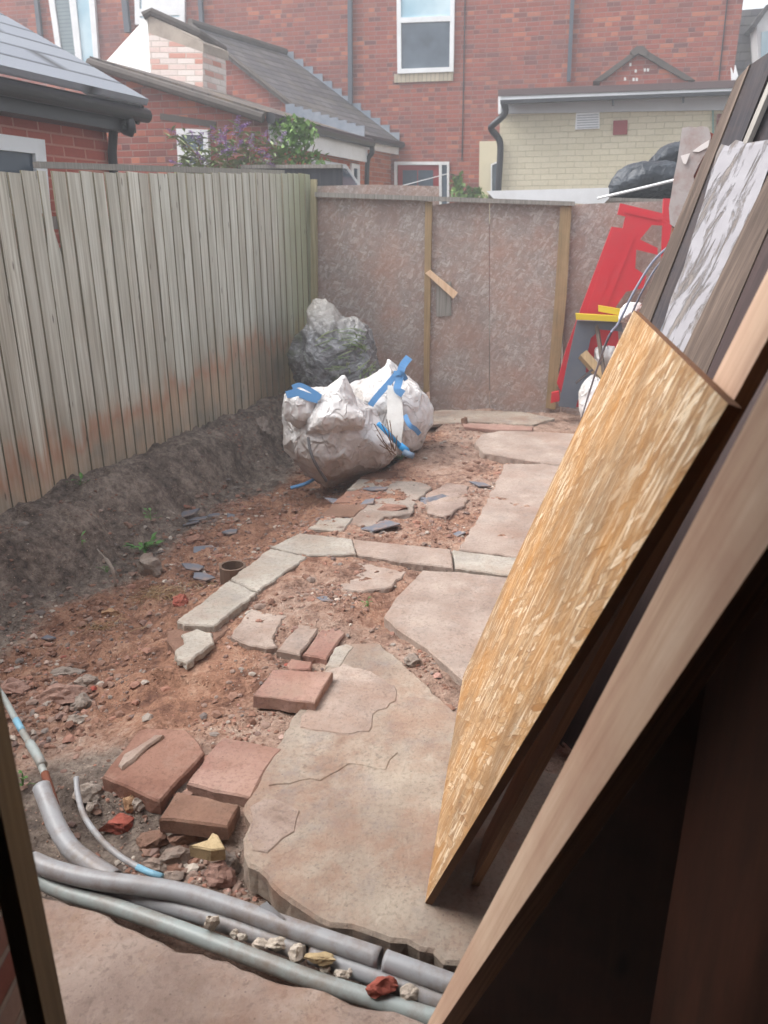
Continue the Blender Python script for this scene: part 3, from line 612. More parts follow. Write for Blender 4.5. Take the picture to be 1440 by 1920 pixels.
# rubble the photo shows one by one
def rock(name, u, v, size, mat, label, cat, z=None, flat=.6, seed=1, group=None, rough=.28, rot=0):
    p = G(u, v, -.05); zz_ = hz(p.x, p.y); p = G(u, v, zz_ + size[2] * .25 if z is None else z); zz_ = hz(p.x, p.y) if z is None else z
    import bmesh
    bm = bmesh.new(); bmesh.ops.create_icosphere(bm, subdivisions=3, radius=1); rr = random.Random(seed)
    pl = [(Vector((rr.uniform(-1, 1), rr.uniform(-1, 1), rr.uniform(-1, 1))).normalized(), rr.uniform(.55, .85)) for _ in range(9)]
    m_ = M(); ca_, sa = math.cos(rot), math.sin(rot)
    for vv in bm.verts:
        c = vv.co.copy()
        for n_, d_ in pl:
            k = c.dot(n_) - d_
            if k > 0: c -= n_ * k
        c *= 1 + mn.noise(vv.co * 2 + Vector((seed, 0, 0))) * rough + mn.noise(vv.co * 5 + Vector((seed, 2, 0))) * .16
        x, y = c.x * size[0] / 2, c.y * size[1] / 2
        m_.v.append(Vector((p.x + x * ca_ - y * sa, p.y + x * sa + y * ca_, zz_ + size[2] * .16 + c.z * size[2] / 2 / .8)))
    bm.verts.ensure_lookup_table()
    for f in bm.faces: m_.f.append(tuple(q.index for q in f.verts)); m_.mi.append(0)
    bm.free()
    return T(m_.build(name, mat), label, cat, group)
rock('stone', 284, 1062, (.17, .13, .12), GSTONE, 'large pinkish stone below the green weeds on the bank', 'stone', seed=2)
rock('brick_lump', 340, 1124, (.1, .07, .06), BRICKRED, 'rounded red brick lump left of the pale kerb', 'brick', seed=3, rot=.2)
rock('stone', 207, 1140, (.1, .07, .05), OCHRE, 'ochre stone with a dry grass tuft beside it', 'stone', seed=4)
rock('stone', 122, 1245, (.14, .08, .04), GSTONE, 'flat grey stone on the orange earth at the left', 'stone', seed=5, rot=.3)
rock('stone', 160, 1270, (.14, .07, .06), GSTONE, 'long mauve stone in the earth at the left', 'stone', seed=6, rot=.2)
rock('stone', 112, 1306, (.2, .1, .08), TERRAP, 'big pinkish half buried stone near the left edge of the photo', 'stone', seed=7, rot=.15)
rock('stone', 150, 1312, (.1, .07, .07), GSTONE, 'grey end stone touching the big pinkish half buried stone', 'stone', seed=8)
rock('stone', 18, 1290, (.14, .1, .07), TERRAP, 'reddish stone at the left edge of the photo', 'stone', seed=9)
rock('stone', 143, 1352, (.07, .04, .03), GSTONE, 'small flat grey stone on the ridge of soil', 'stone', seed=10)
rock('brick_lump', 222, 1550, (.11, .075, .05), BRICKRED, 'bright red brick lump below the big red paver', 'brick', seed=11, rot=.35)
rock('brick_lump', 285, 1572, (.12, .08, .05), TERRA2, 'dull red brick lump right of the bright red one', 'brick', seed=12)
rock('brick_lump', 342, 1580, (.09, .06, .05), TERRA2, 'dull red brick lump left of the yellow stone', 'brick', seed=13)
T(slab('yellow_stone', [(355, 1585), (388, 1574), (398, 1560), (408, 1564), (422, 1590), (395, 1593)], -.01, .04, YSTONE, .002, .03, seed=14, bev=.004), 'pale yellow sandstone chip among the rubble', 'stone')
rock('stone', 338, 1606, (.12, .08, .05), GSTONE, 'grey stone directly below the yellow chip', 'stone', seed=15, rot=.4)
rock('brick_lump', 408, 1640, (.1, .08, .06), TERRAP, 'pink brick lump with mortar against the pipe', 'brick', seed=16)
rock('stone', 432, 1622, (.07, .09, .07), GSTONE, 'mortar covered stone by the jagged slab edge', 'stone', seed=17)
rock('stone', 290, 1622, (.09, .05, .04), GSTONE, 'small grey stone beside the tip of the thin blue pipe', 'stone', seed=18)
rock('stone', 320, 1645, (.08, .05, .03), GSTONE, 'thin grey stone resting on the top of the big pipe', 'stone', seed=19)
rock('stone', 178, 1527, (.05, .04, .04), GSTONE, 'small grey cube shaped stone inside the curve of the thin pipe', 'stone', seed=20)
rock('stone', 165, 1500, (.1, .06, .06), GSTONE, 'yellowish stone at the top of the thin pipe', 'stone', seed=21)
rock('stone', 245, 1502, (.05, .045, .05), OCHRE, 'round buff stone beside the thick pipe bend and big red paver', 'stone', seed=22)
rock('stone', 176, 1474, (.04, .03, .03), GSTONE, 'tiny pale stone left of the big red paver', 'stone', seed=23)
rock('stone', 398, 1732, (.035, .03, .04), PALEST, 'pale pebble perched on the middle pipe', 'stone', z=.0, seed=24)
for i, (u, v, sz) in enumerate([(440, 1752, .024), (488, 1770, .028), (525, 1776, .04), (560, 1792, .046), (640, 1795, .024), (640, 1826, .022), (655, 1826, .02), (770, 1868, .04), (455, 1758, .018), (500, 1774, .016), (610, 1818, .02)]):
    rock('pebble', u, v, (sz * (1 + .4 * (i % 3)), sz, sz * .8), PALEST, 'pale pebble lodged between the grey pipes', 'stone', z=-.025, seed=50 + i, group='pebbles between the pipes')
rock('stone', 598, 1798, (.075, .035, .02), YSTONE, 'flat buff stone lying across the broken middle pipe', 'stone', z=.0, seed=25)
rock('brick_lump', 715, 1852, (.08, .045, .035), BRICKRED, 'red brick chip lying on the lowest pipe near the plank', 'brick', z=-.005, seed=26)
rock('stone', 262, 1500, (.05, .05, .04), GSTONE, 'grey pebble right of the round buff stone', 'stone', seed=27)
rock('brick_lump', 870, 795, (.06, .1, .1), TERRA2, 'curved clay piece standing in the soil near the farthest slab', 'brick', seed=28)
rock('stone', 775, 1240, (.08, .06, .05), GSTONE, 'pale stone in the gap between the two middle slabs', 'stone', seed=29)
rock('stone', 700, 1225, (.05, .04, .03), GSTONE, 'small grey stone above the top corner of the big slab', 'stone', seed=60)
rock('brick_lump', 740, 946, (.2, .12, .05), TERRA, 'half buried brick in the middle of the orange earth', 'brick', seed=61)
rock('stone', 815, 935, (.24, .2, .05), SLATESH, 'wide grey stone half buried beside the path', 'stone', seed=62)
rock('stone', 365, 1012, (.12, .1, .05), TERRA, 'reddish stone among the slate shards in the dug strip', 'stone', seed=63)
rock('stone', 492, 858, (.14, .12, .14), GSTONE, 'pale crumbly lump on the bank left of the white bags', 'stone', seed=64, rough=.8)
T(slab('timber_offcut', [(866, 792), (940, 796), (1000, 800), (998, 806), (930, 805), (870, 800)], .02, .03, TERRAP, .003, .05, seed=65), 'pale flat timber lying in front of the board fence', 'timber')
# slate shards
sh = [(350, 962, 26), (372, 972, 22), (358, 980, 20), (432, 996, 22), (385, 1030, 30), (362, 1062, 24), (380, 1080, 26), (402, 965, 18), (440, 968, 18), (395, 1032, 18), (700, 985, 60), (655, 975, 22), (645, 942, 34), (612, 1122, 22), (90, 1194, 14), (900, 907, 26), (705, 915, 26), (860, 1000, 16), (580, 905, 16), (690, 940, 20), (560, 905, 14)]
SHL = ['slate shard nearest the bank at the top of the dug strip cluster', 'slate shard overlapping the upper cluster on its right side', 'slate shard at the front of the upper cluster in the dug strip', 'lone slate shard on the sandy earth right of the upper cluster',
 'largest slate shard of the lower cluster left of the clay pipe', 'slate shard at the left of the lower cluster, above the red brick lump', 'frontmost slate shard of the lower cluster beside the pale kerb', 'small slate shard beyond the upper cluster, toward the white bags', 'small slate shard farthest right beyond the upper cluster',
 'thin slate shard lying on the largest shard of the lower cluster', 'biggest slate shard, long and flat, just beyond the cross kerb', 'small slate shard left of the biggest one beyond the kerb', 'slate shard behind the biggest one, by the edging bricks', 'slate shard in the gravel hollow between the kerb and the paired bricks',
 'dark slate shard alone on the orange earth near the left edge', 'slate shard beside the long pale path slab', 'slate shard between the edging bricks and the half buried brick', 'tiny slate shard just beyond the cross kerb near the path', 'small slate shard left of the edging bricks', 'small slate shard on the edging just below the white bags', 'small slate shard in the dug strip below the white bags']
for i, (u, v, s) in enumerate(sh):
    rr = random.Random(i + 5); a0 = rr.uniform(0, 3); p = G(u, v, -.05); z_ = hz(p.x, p.y) + .014; k = rr.choice([4, 5]); pts = []
    c = G(u, v, z_); s *= .72; rad = s / 1450 * (c - Vector((0, 0, EYE))).length * .9
    el = rr.uniform(1.1, 1.7)
    for j in range(k):
        a = a0 + j * 2 * math.pi / k + rr.uniform(-.3, .3); pts.append(c + Vector((math.cos(a) * rad * el, math.sin(a) * rad, 0)))
    T(slab('slate_shard', pts, z_, .008, SLATESH, .002, .05, (rr.uniform(-.25, .25), rr.uniform(-.2, .2)), seed=i, world=True, bev=.002), SHL[i], 'slate', 'slate shards scattered over the earth')
T(slab('worn_paving', [(648, 985), (668, 955), (700, 925), (742, 902), (790, 905), (812, 915), (780, 940), (770, 962), (720, 968), (700, 985)], -.002, .03, GSTONE, .012, .025, (.004, .01), seed=81), 'flat worn grey paving flush with the soil beside the edging bricks', 'paving')
T(slab('worn_paving', [(800, 925), (840, 905), (880, 912), (872, 948), (835, 968), (800, 960)], .002, .03, CONC2, .012, .025, (.01, .004), seed=82), 'small worn paving remnant between the half buried brick and the path', 'paving')
T(slab('worn_paving', [(560, 1108), (600, 1060), (680, 1056), (760, 1072), (735, 1100), (680, 1108), (620, 1104)], -.004, .03, CONC3, .012, .025, (.006, .004), seed=83), 'sandy worn paving inside the corner of the two kerb lines', 'paving')
T(slab('worn_paving', [(760, 780), (830, 768), (980, 772), (1040, 784), (1000, 796), (880, 790), (800, 796)], .002, .03, CONC, .012, .03, seed=84), 'worn strip of paving along the foot of the chipboard fence', 'paving')
# clay channel pipe stub by the kerb
cp = M(); c0 = G(436, 1060, -.04); ring = []
for r_, zt in ((.07, .08), (.058, .08)):
    ring.append([(c0.x + r_ * math.cos(a), c0.y + r_ * math.sin(a), zt - .12) for a in [i * math.pi / 6 for i in range(12)]])
for i in range(12):
    j = (i + 1) % 12; a, b = Vector(ring[0][i]), Vector(ring[0][j]); c, d = Vector(ring[1][i]), Vector(ring[1][j]); dn = Vector((0, 0, -.24))
    cp.poly([a, b, d, c]); cp.poly([a + dn, b + dn, b, a]); cp.poly([c, d, d + dn, c + dn])
T(cp.build('clay_pipe', CLAY), 'open clay drain pipe standing upright beside the pale kerb', 'drain pipe')
# gravel and crumbs, uncountable
rr = random.Random(11); gm = M()
ICO = [(0, .53, .85), (0, -.53, .85), (.85, 0, .53), (-.85, 0, .53), (.53, .85, 0), (-.53, .85, 0), (.53, -.85, 0), (-.53, -.85, 0), (0, .53, -.5), (0, -.53, -.5)]
ICF = [(0, 3, 1), (0, 1, 2), (0, 2, 4), (0, 4, 5), (0, 5, 3), (1, 3, 7), (1, 7, 6), (1, 6, 2), (2, 6, 4), (3, 5, 7), (4, 8, 5), (6, 7, 9), (5, 8, 9, 7), (4, 6, 9, 8)]
def crumb(x, y, s, z=None):
    z = hz(x, y) if z is None else z; b = len(gm.v); a = rr.uniform(0, 6.3); ca_, sa = math.cos(a), math.sin(a); sx, sy, sz = s * rr.uniform(.6, 1.3), s * rr.uniform(.5, 1), s * rr.uniform(.35, .75)
    for (px_, py_, pz_) in ICO:
        px_ *= sx * rr.uniform(.75, 1.15); py_ *= sy * rr.uniform(.75, 1.15)
        gm.v.append(Vector((x + px_ * ca_ - py_ * sa, y + px_ * sa + py_ * ca_, z + pz_ * sz + sz * .1)))
    for f in ICF: gm.f.append(tuple(b + i for i in f)); gm.mi.append(0)
for i in range(30000):
    y = rr.uniform(1.4, 7.1) ; x = rr.uniform(-2.2, 1.0); s = (x - F0[0]) * FN[0] + (y - F0[1]) * FN[1]
    if s < .1: continue
    d = .35 + .9 * mn.noise(Vector((x * 1.6, y * 1.6, 2)))
    if .7 < s < 1.6: d += .25
    if .1 < s < .6: d -= .15
    if rr.random() > d: continue
    if y < 1.9 and x > -.45: continue
    crumb(x, y, .004 + .014 * rr.random() ** 2.2 + (.012 if rr.random() < .03 else 0))
for i in range(3200):
    y = rr.uniform(1.9, 6.6); x = rr.uniform(-2.0, .9); s = (x - F0[0]) * FN[0] + (y - F0[1]) * FN[1]
    if s < .45 or (s > 1.75 and rr.random() < .72) or rr.random() > .45 + .9 * mn.noise(Vector((x * 2, y * 2, 7))): continue
    crumb(x, y, rr.uniform(.010, .030))
for (u, v, ru, rv, n_, s) in [(620, 1135, 60, 25, 150, .010), (520, 1250, 90, 60, 170, .007), (790, 1250, 60, 40, 110, .010), (420, 1360, 110, 40, 60, .008), (300, 1600, 140, 50, 150, .012), (420, 1640, 70, 50, 80, .010), (640, 1800, 160, 60, 80, .007), (230, 1490, 60, 40, 50, .010), (760, 920, 80, 40, 120, .012), (400, 960, 90, 50, 160, .012), (420, 920, 70, 30, 110, .014), (360, 1060, 70, 40, 110, .012), (100, 1290, 130, 60, 170, .020), (60, 1360, 90, 40, 60, .018), (330, 1590, 110, 60, 60, .022), (840, 1270, 20, 40, 30, .01)]:
    for k in range(n_):
        p = G(u + rr.gauss(0, .45) * ru, v + rr.gauss(0, .45) * rv, -.05); crumb(p.x, p.y, s * rr.uniform(.4, 1.3))
T(gm.build('gravel', GRAVEL, org=Vector((0, 3, 0))), 'loose crumbs of stone, brick and soil scattered over the yard', 'gravel', kind='stuff')

# ------------------------------------------------------------------ pipes
def pipe(pts, r, mat, label, name='waste_pipe', hollow=True, n=14, group=None):
    m_ = M(); m_.tube(smoothpts([G(u, v, z) for u, v, z in pts], 8), r, n, hollow=hollow)
    return T(m_.build(name, mat, smooth=True), label, 'pipe', group)
pipe([(60, 1614, .012), (105, 1632, .012), (180, 1650, .012), (270, 1662, .01), (350, 1676, .006), (440, 1704, .0), (520, 1732, 0), (620, 1766, 0), (713, 1797, 0)], .0245, PVC, 'thick grey plastic pipe, uppermost of the three running across the photo')
pipe([(722, 1801, 0), (780, 1822, 0), (880, 1858, 0)], .0245, PVC, 'short cut end of grey pipe after the gap, passing under the plank')
pipe([(150, 1660, -.035), (250, 1682, -.035), (370, 1714, -.03), (480, 1752, -.03), (572, 1785, -.03)], .0225, PVC, 'grey pipe half hidden under the uppermost one')
pipe([(584, 1789, -.03), (680, 1822, -.03), (760, 1852, -.03), (860, 1890, -.03)], .0225, PVC, 'continuation of the middle grey pipe beside the red brick chip')
pipe([(58, 1640, -.03), (120, 1672, -.03), (220, 1702, -.03), (350, 1748, -.035), (470, 1794, -.035), (600, 1842, -.035), (700, 1874, -.035), (840, 1918, -.035)], .021, PVC2, 'pale green grey pipe, lowest of the three, along the threshold slab')
pipe([(78, 1475, .02), (92, 1512, .0), (108, 1552, -.01), (134, 1592, -.02), (172, 1622, -.02), (215, 1650, -.02)], .0265, PVC, 'thick grey pipe bending down to join the others at the left')
a_ = pipe([(-30, 1258, .03), (4, 1304, .03), (40, 1368, .03), (58, 1398, .03), (72, 1424, .03), (84, 1452, .02)], .011, PVC2, 'thin old pale pipe entering from the left edge of the photo', 'old_pipe')
m_ = M(); m_.tube(smoothpts([G(84, 1450, .022), G(94, 1480, .015), (G(104, 1512, .0))], 6), .012, 10); m_.build('rusty_end', RUST, a_, smooth=True)
m_ = M(); m_.tube(smoothpts([G(30, 1350, .031), G(42, 1371, .031)], 4), .0118, 10); m_.build('blue_band', BLUEPIPE, a_, smooth=True)
m_ = M(); m_.tube(smoothpts([G(56, 1394, .031), G(66, 1410, .031), G(80, 1436, .026)], 4), .0155, 10); m_.build('joint', PVC2, a_, smooth=True)
b_ = pipe([(143, 1458, .02), (146, 1490, .0), (158, 1530, -.01), (186, 1570, -.01), (220, 1602, -.005), (262, 1628, .0)], .0085, PVC, 'thin grey curved pipe inside the bend of the thick one', 'thin_pipe')
m_ = M(); m_.tube([G(258, 1626, .001), G(280, 1636, .004), G(304, 1644, .008)], .0088, 10); m_.build('blue_tip', BLUEPIPE, b_, smooth=True)
m_ = M(); m_.prism([G(484, 1700, .02), G(500, 1690, .04), G(535, 1722, .03), G(528, 1730, .015)], (0, .002, -.004)); T(m_.build('pipe_splinter', PVC), 'torn curl of grey plastic standing up on the uppermost pipe', 'pipe piece')

# ------------------------------------------------------------------ weeds, roots, dry grass
def leaf(m_, p, d, L, wd, up=Vector((0, 0, 1))):
    d = d.normalized(); s = d.cross(up); s = s.normalized() if s.length > .01 else Vector((1, 0, 0)); k = up * L * .12
    m_.poly([p, p + d * L * .45 + s * wd / 2 + k, p + d * L, p + d * L * .45 - s * wd / 2 + k])
def weed(u, v, n_, L, label, seed, z=None, spread=.05):
    rr = random.Random(seed); p = G(u, v, .0); zz_ = hz(p.x, p.y); p = G(u, v, zz_)
    for _ in range(3): zz_ = hz(p.x, p.y); p = G(u, v, zz_)
    t = thing('weed', p, label, 'weed'); m_ = M(); st = M()
    for i in range(n_):
        a = rr.uniform(0, 6.28); q = p + Vector((math.cos(a) * rr.uniform(0, spread), math.sin(a) * rr.uniform(0, spread), rr.uniform(.01, .05)))
        st.tube([p, (p + q) / 2 + Vector((0, 0, .01)), q], .0012, 4)
        leaf(m_, q, Vector((math.cos(a), math.sin(a) - .3, rr.uniform(-.1, .7))), L * rr.uniform(.6, 1.2), L * .5)
    m_.build('leaves', WEED, t); st.build('stems', WEED, t)
weed(272, 1032, 26, .06, 'largest green weed on the bank above the big pinkish stone', 1, spread=.08)
weed(283, 975, 7, .04, 'weed with broad leaves higher on the dark bank', 2)
weed(150, 910, 7, .05, 'small weed against the foot of the fence', 3)
weed(154, 1022, 3, .035, 'single leafed seedling on the dark bank', 4, spread=.015)
weed(200, 1075, 6, .02, 'small weed beside the crooked root', 5)
weed(330, 800, 5, .03, 'small weed at the foot of the fence midway along', 6)
weed(690, 1138, 6, .02, 'tiny green sprout in the gravel below the kerb', 7, spread=.02)
weed(752, 862, 9, .05, 'green stalks at the blue hammer handle beside the bags', 8)
weed(785, 835, 6, .05, 'thin grass blades in the soil right of the bags', 9)
weed(44, 1475, 10, .02, 'low green weed at the left behind the thick pipe', 10)
weed(405, 1492, 5, .015, 'moss sprout between the brown paver and the slab', 11, spread=.02)
m_ = M(); m_.tube(smoothpts([G(182, 1030, .0), G(200, 1050, -.02), G(212, 1072, -.06), (G(217, 1100, -.14))], 5), [.004] * 5 + [.011] * 5 + [.008] * 6, 8); T(m_.build('root', GSTONE, smooth=True), 'crooked pale root sticking out of the dark bank', 'root')
def tuft(u, v, n_, L, label, seed):
    rr = random.Random(seed); p = G(u, v, -.1); p = G(u, v, hz(p.x, p.y)); m_ = M()
    for i in range(n_):
        q = p + Vector((rr.gauss(0, .06), rr.gauss(0, .04), 0)); q.z = hz(q.x, q.y) + .005; a = rr.uniform(0, 6.28)
        m_.tube([q, q + Vector((math.cos(a) * L * .5, math.sin(a) * L * .5, rr.uniform(.01, .03))), q + Vector((math.cos(a) * L, math.sin(a) * L, rr.uniform(0, .015)))], .0011, 3, cap=False)
    T(m_.build('dry_grass', DRY), label, 'dry grass')
tuft(290, 1115, 90, .1, 'dry grass tuft lying in the hollow left of the pale kerb', 1)
tuft(190, 1175, 40, .07, 'thin dry grass strands on the orange earth at the left', 2)
tuft(340, 1105, 50, .08, 'dark dry straw heaped above the red brick lump', 3)
# ================================================================== LEFT FENCE
FPL = (F0[0], F0[1], FD[0], FD[1]); fd = Vector((FD[0], FD[1], 0)); fn = Vector((FN[0], FN[1], 0)); f0 = Vector((F0[0], F0[1], 0)); UP = Vector((0, 0, 1))
t_f = thing('featheredge_fence', f0 + fd * 1.5, 'weathered grey green featheredge board fence with soil stained foot, along the left', 'fence')
m_ = M(); rr = random.Random(3); t = -3.2; k = 0
while t < 3.93:
    wd = .108 * rr.uniform(.86, 1.12); zt = 1.865 + .045 * max(t, 0) + .01 * t + rr.uniform(-.006, .006); zb = .10 + .03 * t - .09; ln = rr.uniform(-.003, .003); gap = abs(t - .62) < .055
    a, b = t + .002, t + wd - .0025;  off = rr.uniform(0, .003)
    def pt(tt, o, z): return f0 + fd * (tt + ln * z) + fn * (o + off) + UP * z
    rows = [zb, .6, 1.46, 1.60, zt] ; front = []; back = []
    for z in rows:
        bb = b - (.034 if gap and z > 1.5 else 0); wv = rr.uniform(-.0025, .0025)
        aa = a + (.012 if gap and z > 1.5 else 0)
        front.append((pt(aa, .014 + wv, z), pt(bb, .006 + wv * .3, z))); back.append((pt(aa, .0, z), pt(bb, -.002, z)))
    bse = len(m_.v)
    for i in range(5): m_.v += [front[i][0], front[i][1], back[i][1], back[i][0]]
    for i in range(4):
        for j in range(4):
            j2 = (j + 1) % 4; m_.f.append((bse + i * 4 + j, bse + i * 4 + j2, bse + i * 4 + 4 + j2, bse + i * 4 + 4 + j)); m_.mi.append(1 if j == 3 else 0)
    m_.f.append((bse + 16, bse + 17, bse + 18, bse + 19)); m_.mi.append(0)
    t += wd; k += 1
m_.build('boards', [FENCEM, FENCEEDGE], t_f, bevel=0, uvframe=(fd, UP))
m_ = M(); m_.box(f0 + fd * -3.2 - fn * .012 + UP * -.05, fd * 7.1, fn * .006, UP * 1.55); m_.build('backing', GREYWOOD, t_f)  # added sheet behind the boards, keeps the gaps dark
for z in (.45, 1.1, 1.6):
    m_ = M(); m_.box(f0 + fd * -3.2 + fn * -.06 + UP * z, fd * 7.1, fn * .055, UP * .07); m_.build('rail', GREYWOOD, t_f)
for tt in (-3, -1.2, .6, 2.4):
    m_ = M(); m_.box(f0 + fd * tt + fn * -.17 + UP * -.2, fd * .09, fn * .09, UP * 1.9); m_.build('post', GREYWOOD, t_f)
# dark neighbouring fence just showing above
t_d = thing('dark_fence', (-1.6, 8.4, 0), 'black stained fence showing above the grey fence, under the purple flowers', 'fence')
pd_ = (-.55, 8.35, .45, .89)
pp = (-.55, 8.35, .97, -.22)
m_ = M(); m_.prism([Wp(445, 315, pp), Wp(580, 311, pp), Wp(641, 313, pp), Wp(643, 420, pp), Wp(445, 420, pp)], away(pp) * .03); m_.build('panel', BLACKWOOD, t_d)
m_ = M(); m_.prism([Wp(452, 309, shift(pp, .03)), Wp(640, 308, shift(pp, .03)), Wp(640, 315, shift(pp, .03)), Wp(452, 316, shift(pp, .03))], away(pp) * .06); m_.build('cap_rail', GREYWOOD, t_d)
q = [f0 + fd * tt - fn * .22 for tt in (.9, 3.95)]
m_ = M(); m_.prism([q[0] + UP * 1.94, q[1] + UP * 2.07, q[1] + UP * 2.115, q[0] + UP * 1.975], -fn * .05); m_.build('long_rail', GREYWOOD, t_d)
# ================================================================== FAR BOARD FENCE
OP = (.47, 7.46, .9749, -.2223); od = Vector((.9749, -.2223, 0)); oaw = away(OP)
t_o = thing('board_fence', (.9, 7.4, 0), 'tall weathered chipboard fence closing the far end of the yard', 'fence')
def opan(pts, off, th, name, mat, par=t_o, bev=0):
    pl = shift(OP, off); m_ = M(); m_.prism([Wp(u, v, pl) for u, v in pts], oaw * th); return m_.build(name, mat, par, bevel=bev)
opan([(590, 370), (799, 375), (799, 756), (590, 800)], 0, .018, 'board_panel', OSB_OLD)
opan([(806, 386), (866, 378), (917, 381), (917, 775), (806, 775)], 0, .018, 'board_panel', OSB_OLD)
opan([(918.5, 381), (1058, 384), (1050, 790), (918.5, 790)], 0.002, .018, 'board_panel', OSB_OLD)
opan([(1062, 384), (1150, 380), (1290, 376), (1420, 370), (1420, 830), (1052, 790)], -.01, .018, 'board_panel', OSB_OLD)
opan([(590, 349), (700, 346), (823, 349), (823, 400), (590, 400)], -.08, .018, 'board_panel', OSB_OLD)
opan([(582, 336), (592, 336), (594, 600), (594, 800), (586, 800), (583, 600)], .06, .05, 'post', POSTGREEN)
opan([(797, 378), (810, 378), (804, 735), (794, 735)], .035, .034, 'post', BATTEN)
opan([(1051, 386), (1072, 386), (1062, 560), (1041, 768), (1023, 765), (1040, 560)], .04, .038, 'post', BATTEN)
opan([(590, 360), (1078, 378), (1078, 386), (590, 369)], .07, .06, 'cap_rail', GREYWOOD)
opan([(818, 530), (846, 528), (846, 592), (818, 594)], .012, .011, 'wood_patch', GREYWOOD)
opan([(797, 512), (806, 506), (858, 549), (850, 560)], .058, .022, 'loose_batten', NEWBATTEN)
# ================================================================== CLOTH SACKS
def blob(name, outline, c, d, rd, mat, parent=None, amp=.03, fr=4, seed=0, sub=5, zmin=None, fold=None, power=1.0):
    import bmesh
    k = len(outline); ang = sorted([(math.atan2(-(v - c[1]), u - c[0]), math.hypot(u - c[0], v - c[1])) for u, v in outline])
    def Rf(a):
        for i in range(k):
            a0, r0 = ang[i]; a1, r1 = ang[(i + 1) % k]
            if i == k - 1: a1 += 2 * math.pi
            for aa in (a, a + 2 * math.pi):
                if a0 <= aa <= a1:
                    t = (aa - a0) / max(a1 - a0, 1e-6)   # straight edge between outline points
                    x0_, y0_, x1_, y1_ = r0 * math.cos(a0), r0 * math.sin(a0), r1 * math.cos(a1), r1 * math.sin(a1)
                    dx, dy = x1_ - x0_, y1_ - y0_; den = math.cos(aa) * dy - math.sin(aa) * dx
                    return (x0_ * dy - y0_ * dx) / den if abs(den) > 1e-6 else r0
        return ang[0][1]
    bm = bmesh.new(); bmesh.ops.create_icosphere(bm, subdivisions=sub, radius=1)
    m_ = M(); pos = []
    for v in bm.verts:
        a, b, cc = v.co.x, v.co.y, v.co.z; rho = math.hypot(a, b); ph = math.atan2(b, a)
        r_ = Rf(ph) * min(1, rho ** power); dd = d - cc * rd
        p = D(c[0] + r_ * math.cos(ph), c[1] - r_ * math.sin(ph), dd) if rho > 1e-6 else D(c[0], c[1], dd)
        # undo the perspective of the depth offset so that it is a real solid
        p0 = D(c[0] + r_ * math.cos(ph), c[1] - r_ * math.sin(ph), d); vd = Vector((0, math.cos(TH), -math.sin(TH)))
        p = p0 + vd * (-cc * rd)
        pos.append(p)
    cen = sum(pos, Vector()) / len(pos); sd_ = Vector((seed * 3.1, seed, 0))
    for p in pos:
        n_ = (p - cen).normalized(); x = p * fr + sd_
        w_ = mn.noise_vector(x * .8) * .35
        xa = (x + w_); xa.z *= .75
        def rg(q_, k=4.5): return (1 - min(1, abs(mn.noise(q_)) * k)) ** 1.4
        big = mn.voronoi(xa * .55)[0][0] - .5
        q = p + n_ * (big * amp * 1.7 + rg(xa * .6, 3.4) * amp * 1.0 + rg(xa * 1.5 + Vector((5, 1, 2)), 4) * amp * .45 + rg(xa * 3.9 + Vector((2, 7, 2))) * amp * .07 - .4 * amp)
        if fold: q += n_ * fold(p, cen)
        if zmin is not None:
            zg = hz(q.x, q.y) if zmin == 'soil' else zmin
            if q.z < zg: q.z = zg - .01
        m_.v.append(q)
    for f in bm.faces: m_.f.append(tuple(x.index for x in f.verts)); m_.mi.append(0)
    bm.free(); return m_.build(name, mat, parent, smooth=True)
def strap(m_, pts, wd, nrm, th=.003):
    pts = smoothpts(pts, 5)
    for i in range(len(pts) - 1):
        a, b = pts[i], pts[i + 1]; s = (b - a).cross(nrm).normalized() * wd / 2
        s0 = s if i == 0 else sp; s1 = s; sp = s1
        m_.poly([a - s0, a + s0, b + s1, b - s1])
VN = Vector((0, -1, .3)).normalized()
tc = thing('clear_sack', G(630, 760, .2), 'big clear plastic sack of hedge cuttings slumped in the corner behind the white bags', 'sack')
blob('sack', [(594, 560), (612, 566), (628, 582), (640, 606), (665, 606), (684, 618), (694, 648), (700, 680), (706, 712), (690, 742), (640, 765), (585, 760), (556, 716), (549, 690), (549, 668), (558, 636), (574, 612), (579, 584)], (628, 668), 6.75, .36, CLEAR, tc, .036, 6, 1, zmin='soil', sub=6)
lm = M(); rr = random.Random(5)
for (u, v) in [(672, 632), (680, 648), (664, 640), (692, 690), (686, 700), (676, 656), (670, 625), (640, 640), (655, 690)]:
    for _ in range(7): leaf(lm, D(u + rr.gauss(0, 6), v + rr.gauss(0, 7), 6.40), Vector((rr.uniform(-1, 1), -.2, rr.uniform(-1, 1))), .05, .018)
for (u, v, a) in [(610, 625, .1), (640, 622, -.1), (600, 650, .5), (630, 660, .2), (655, 650, -.3), (620, 690, .1), (665, 700, .6)]:
    for _ in range(5):
        p = D(u + rr.gauss(0, 10), v + rr.gauss(0, 10), 6.40); lm.tube([p, p + Vector((math.cos(a) * .13, -.01, math.sin(a) * .13 + rr.uniform(-.04, .04)))], .003, 4)
lm.build('cuttings', LEAF2, tc)
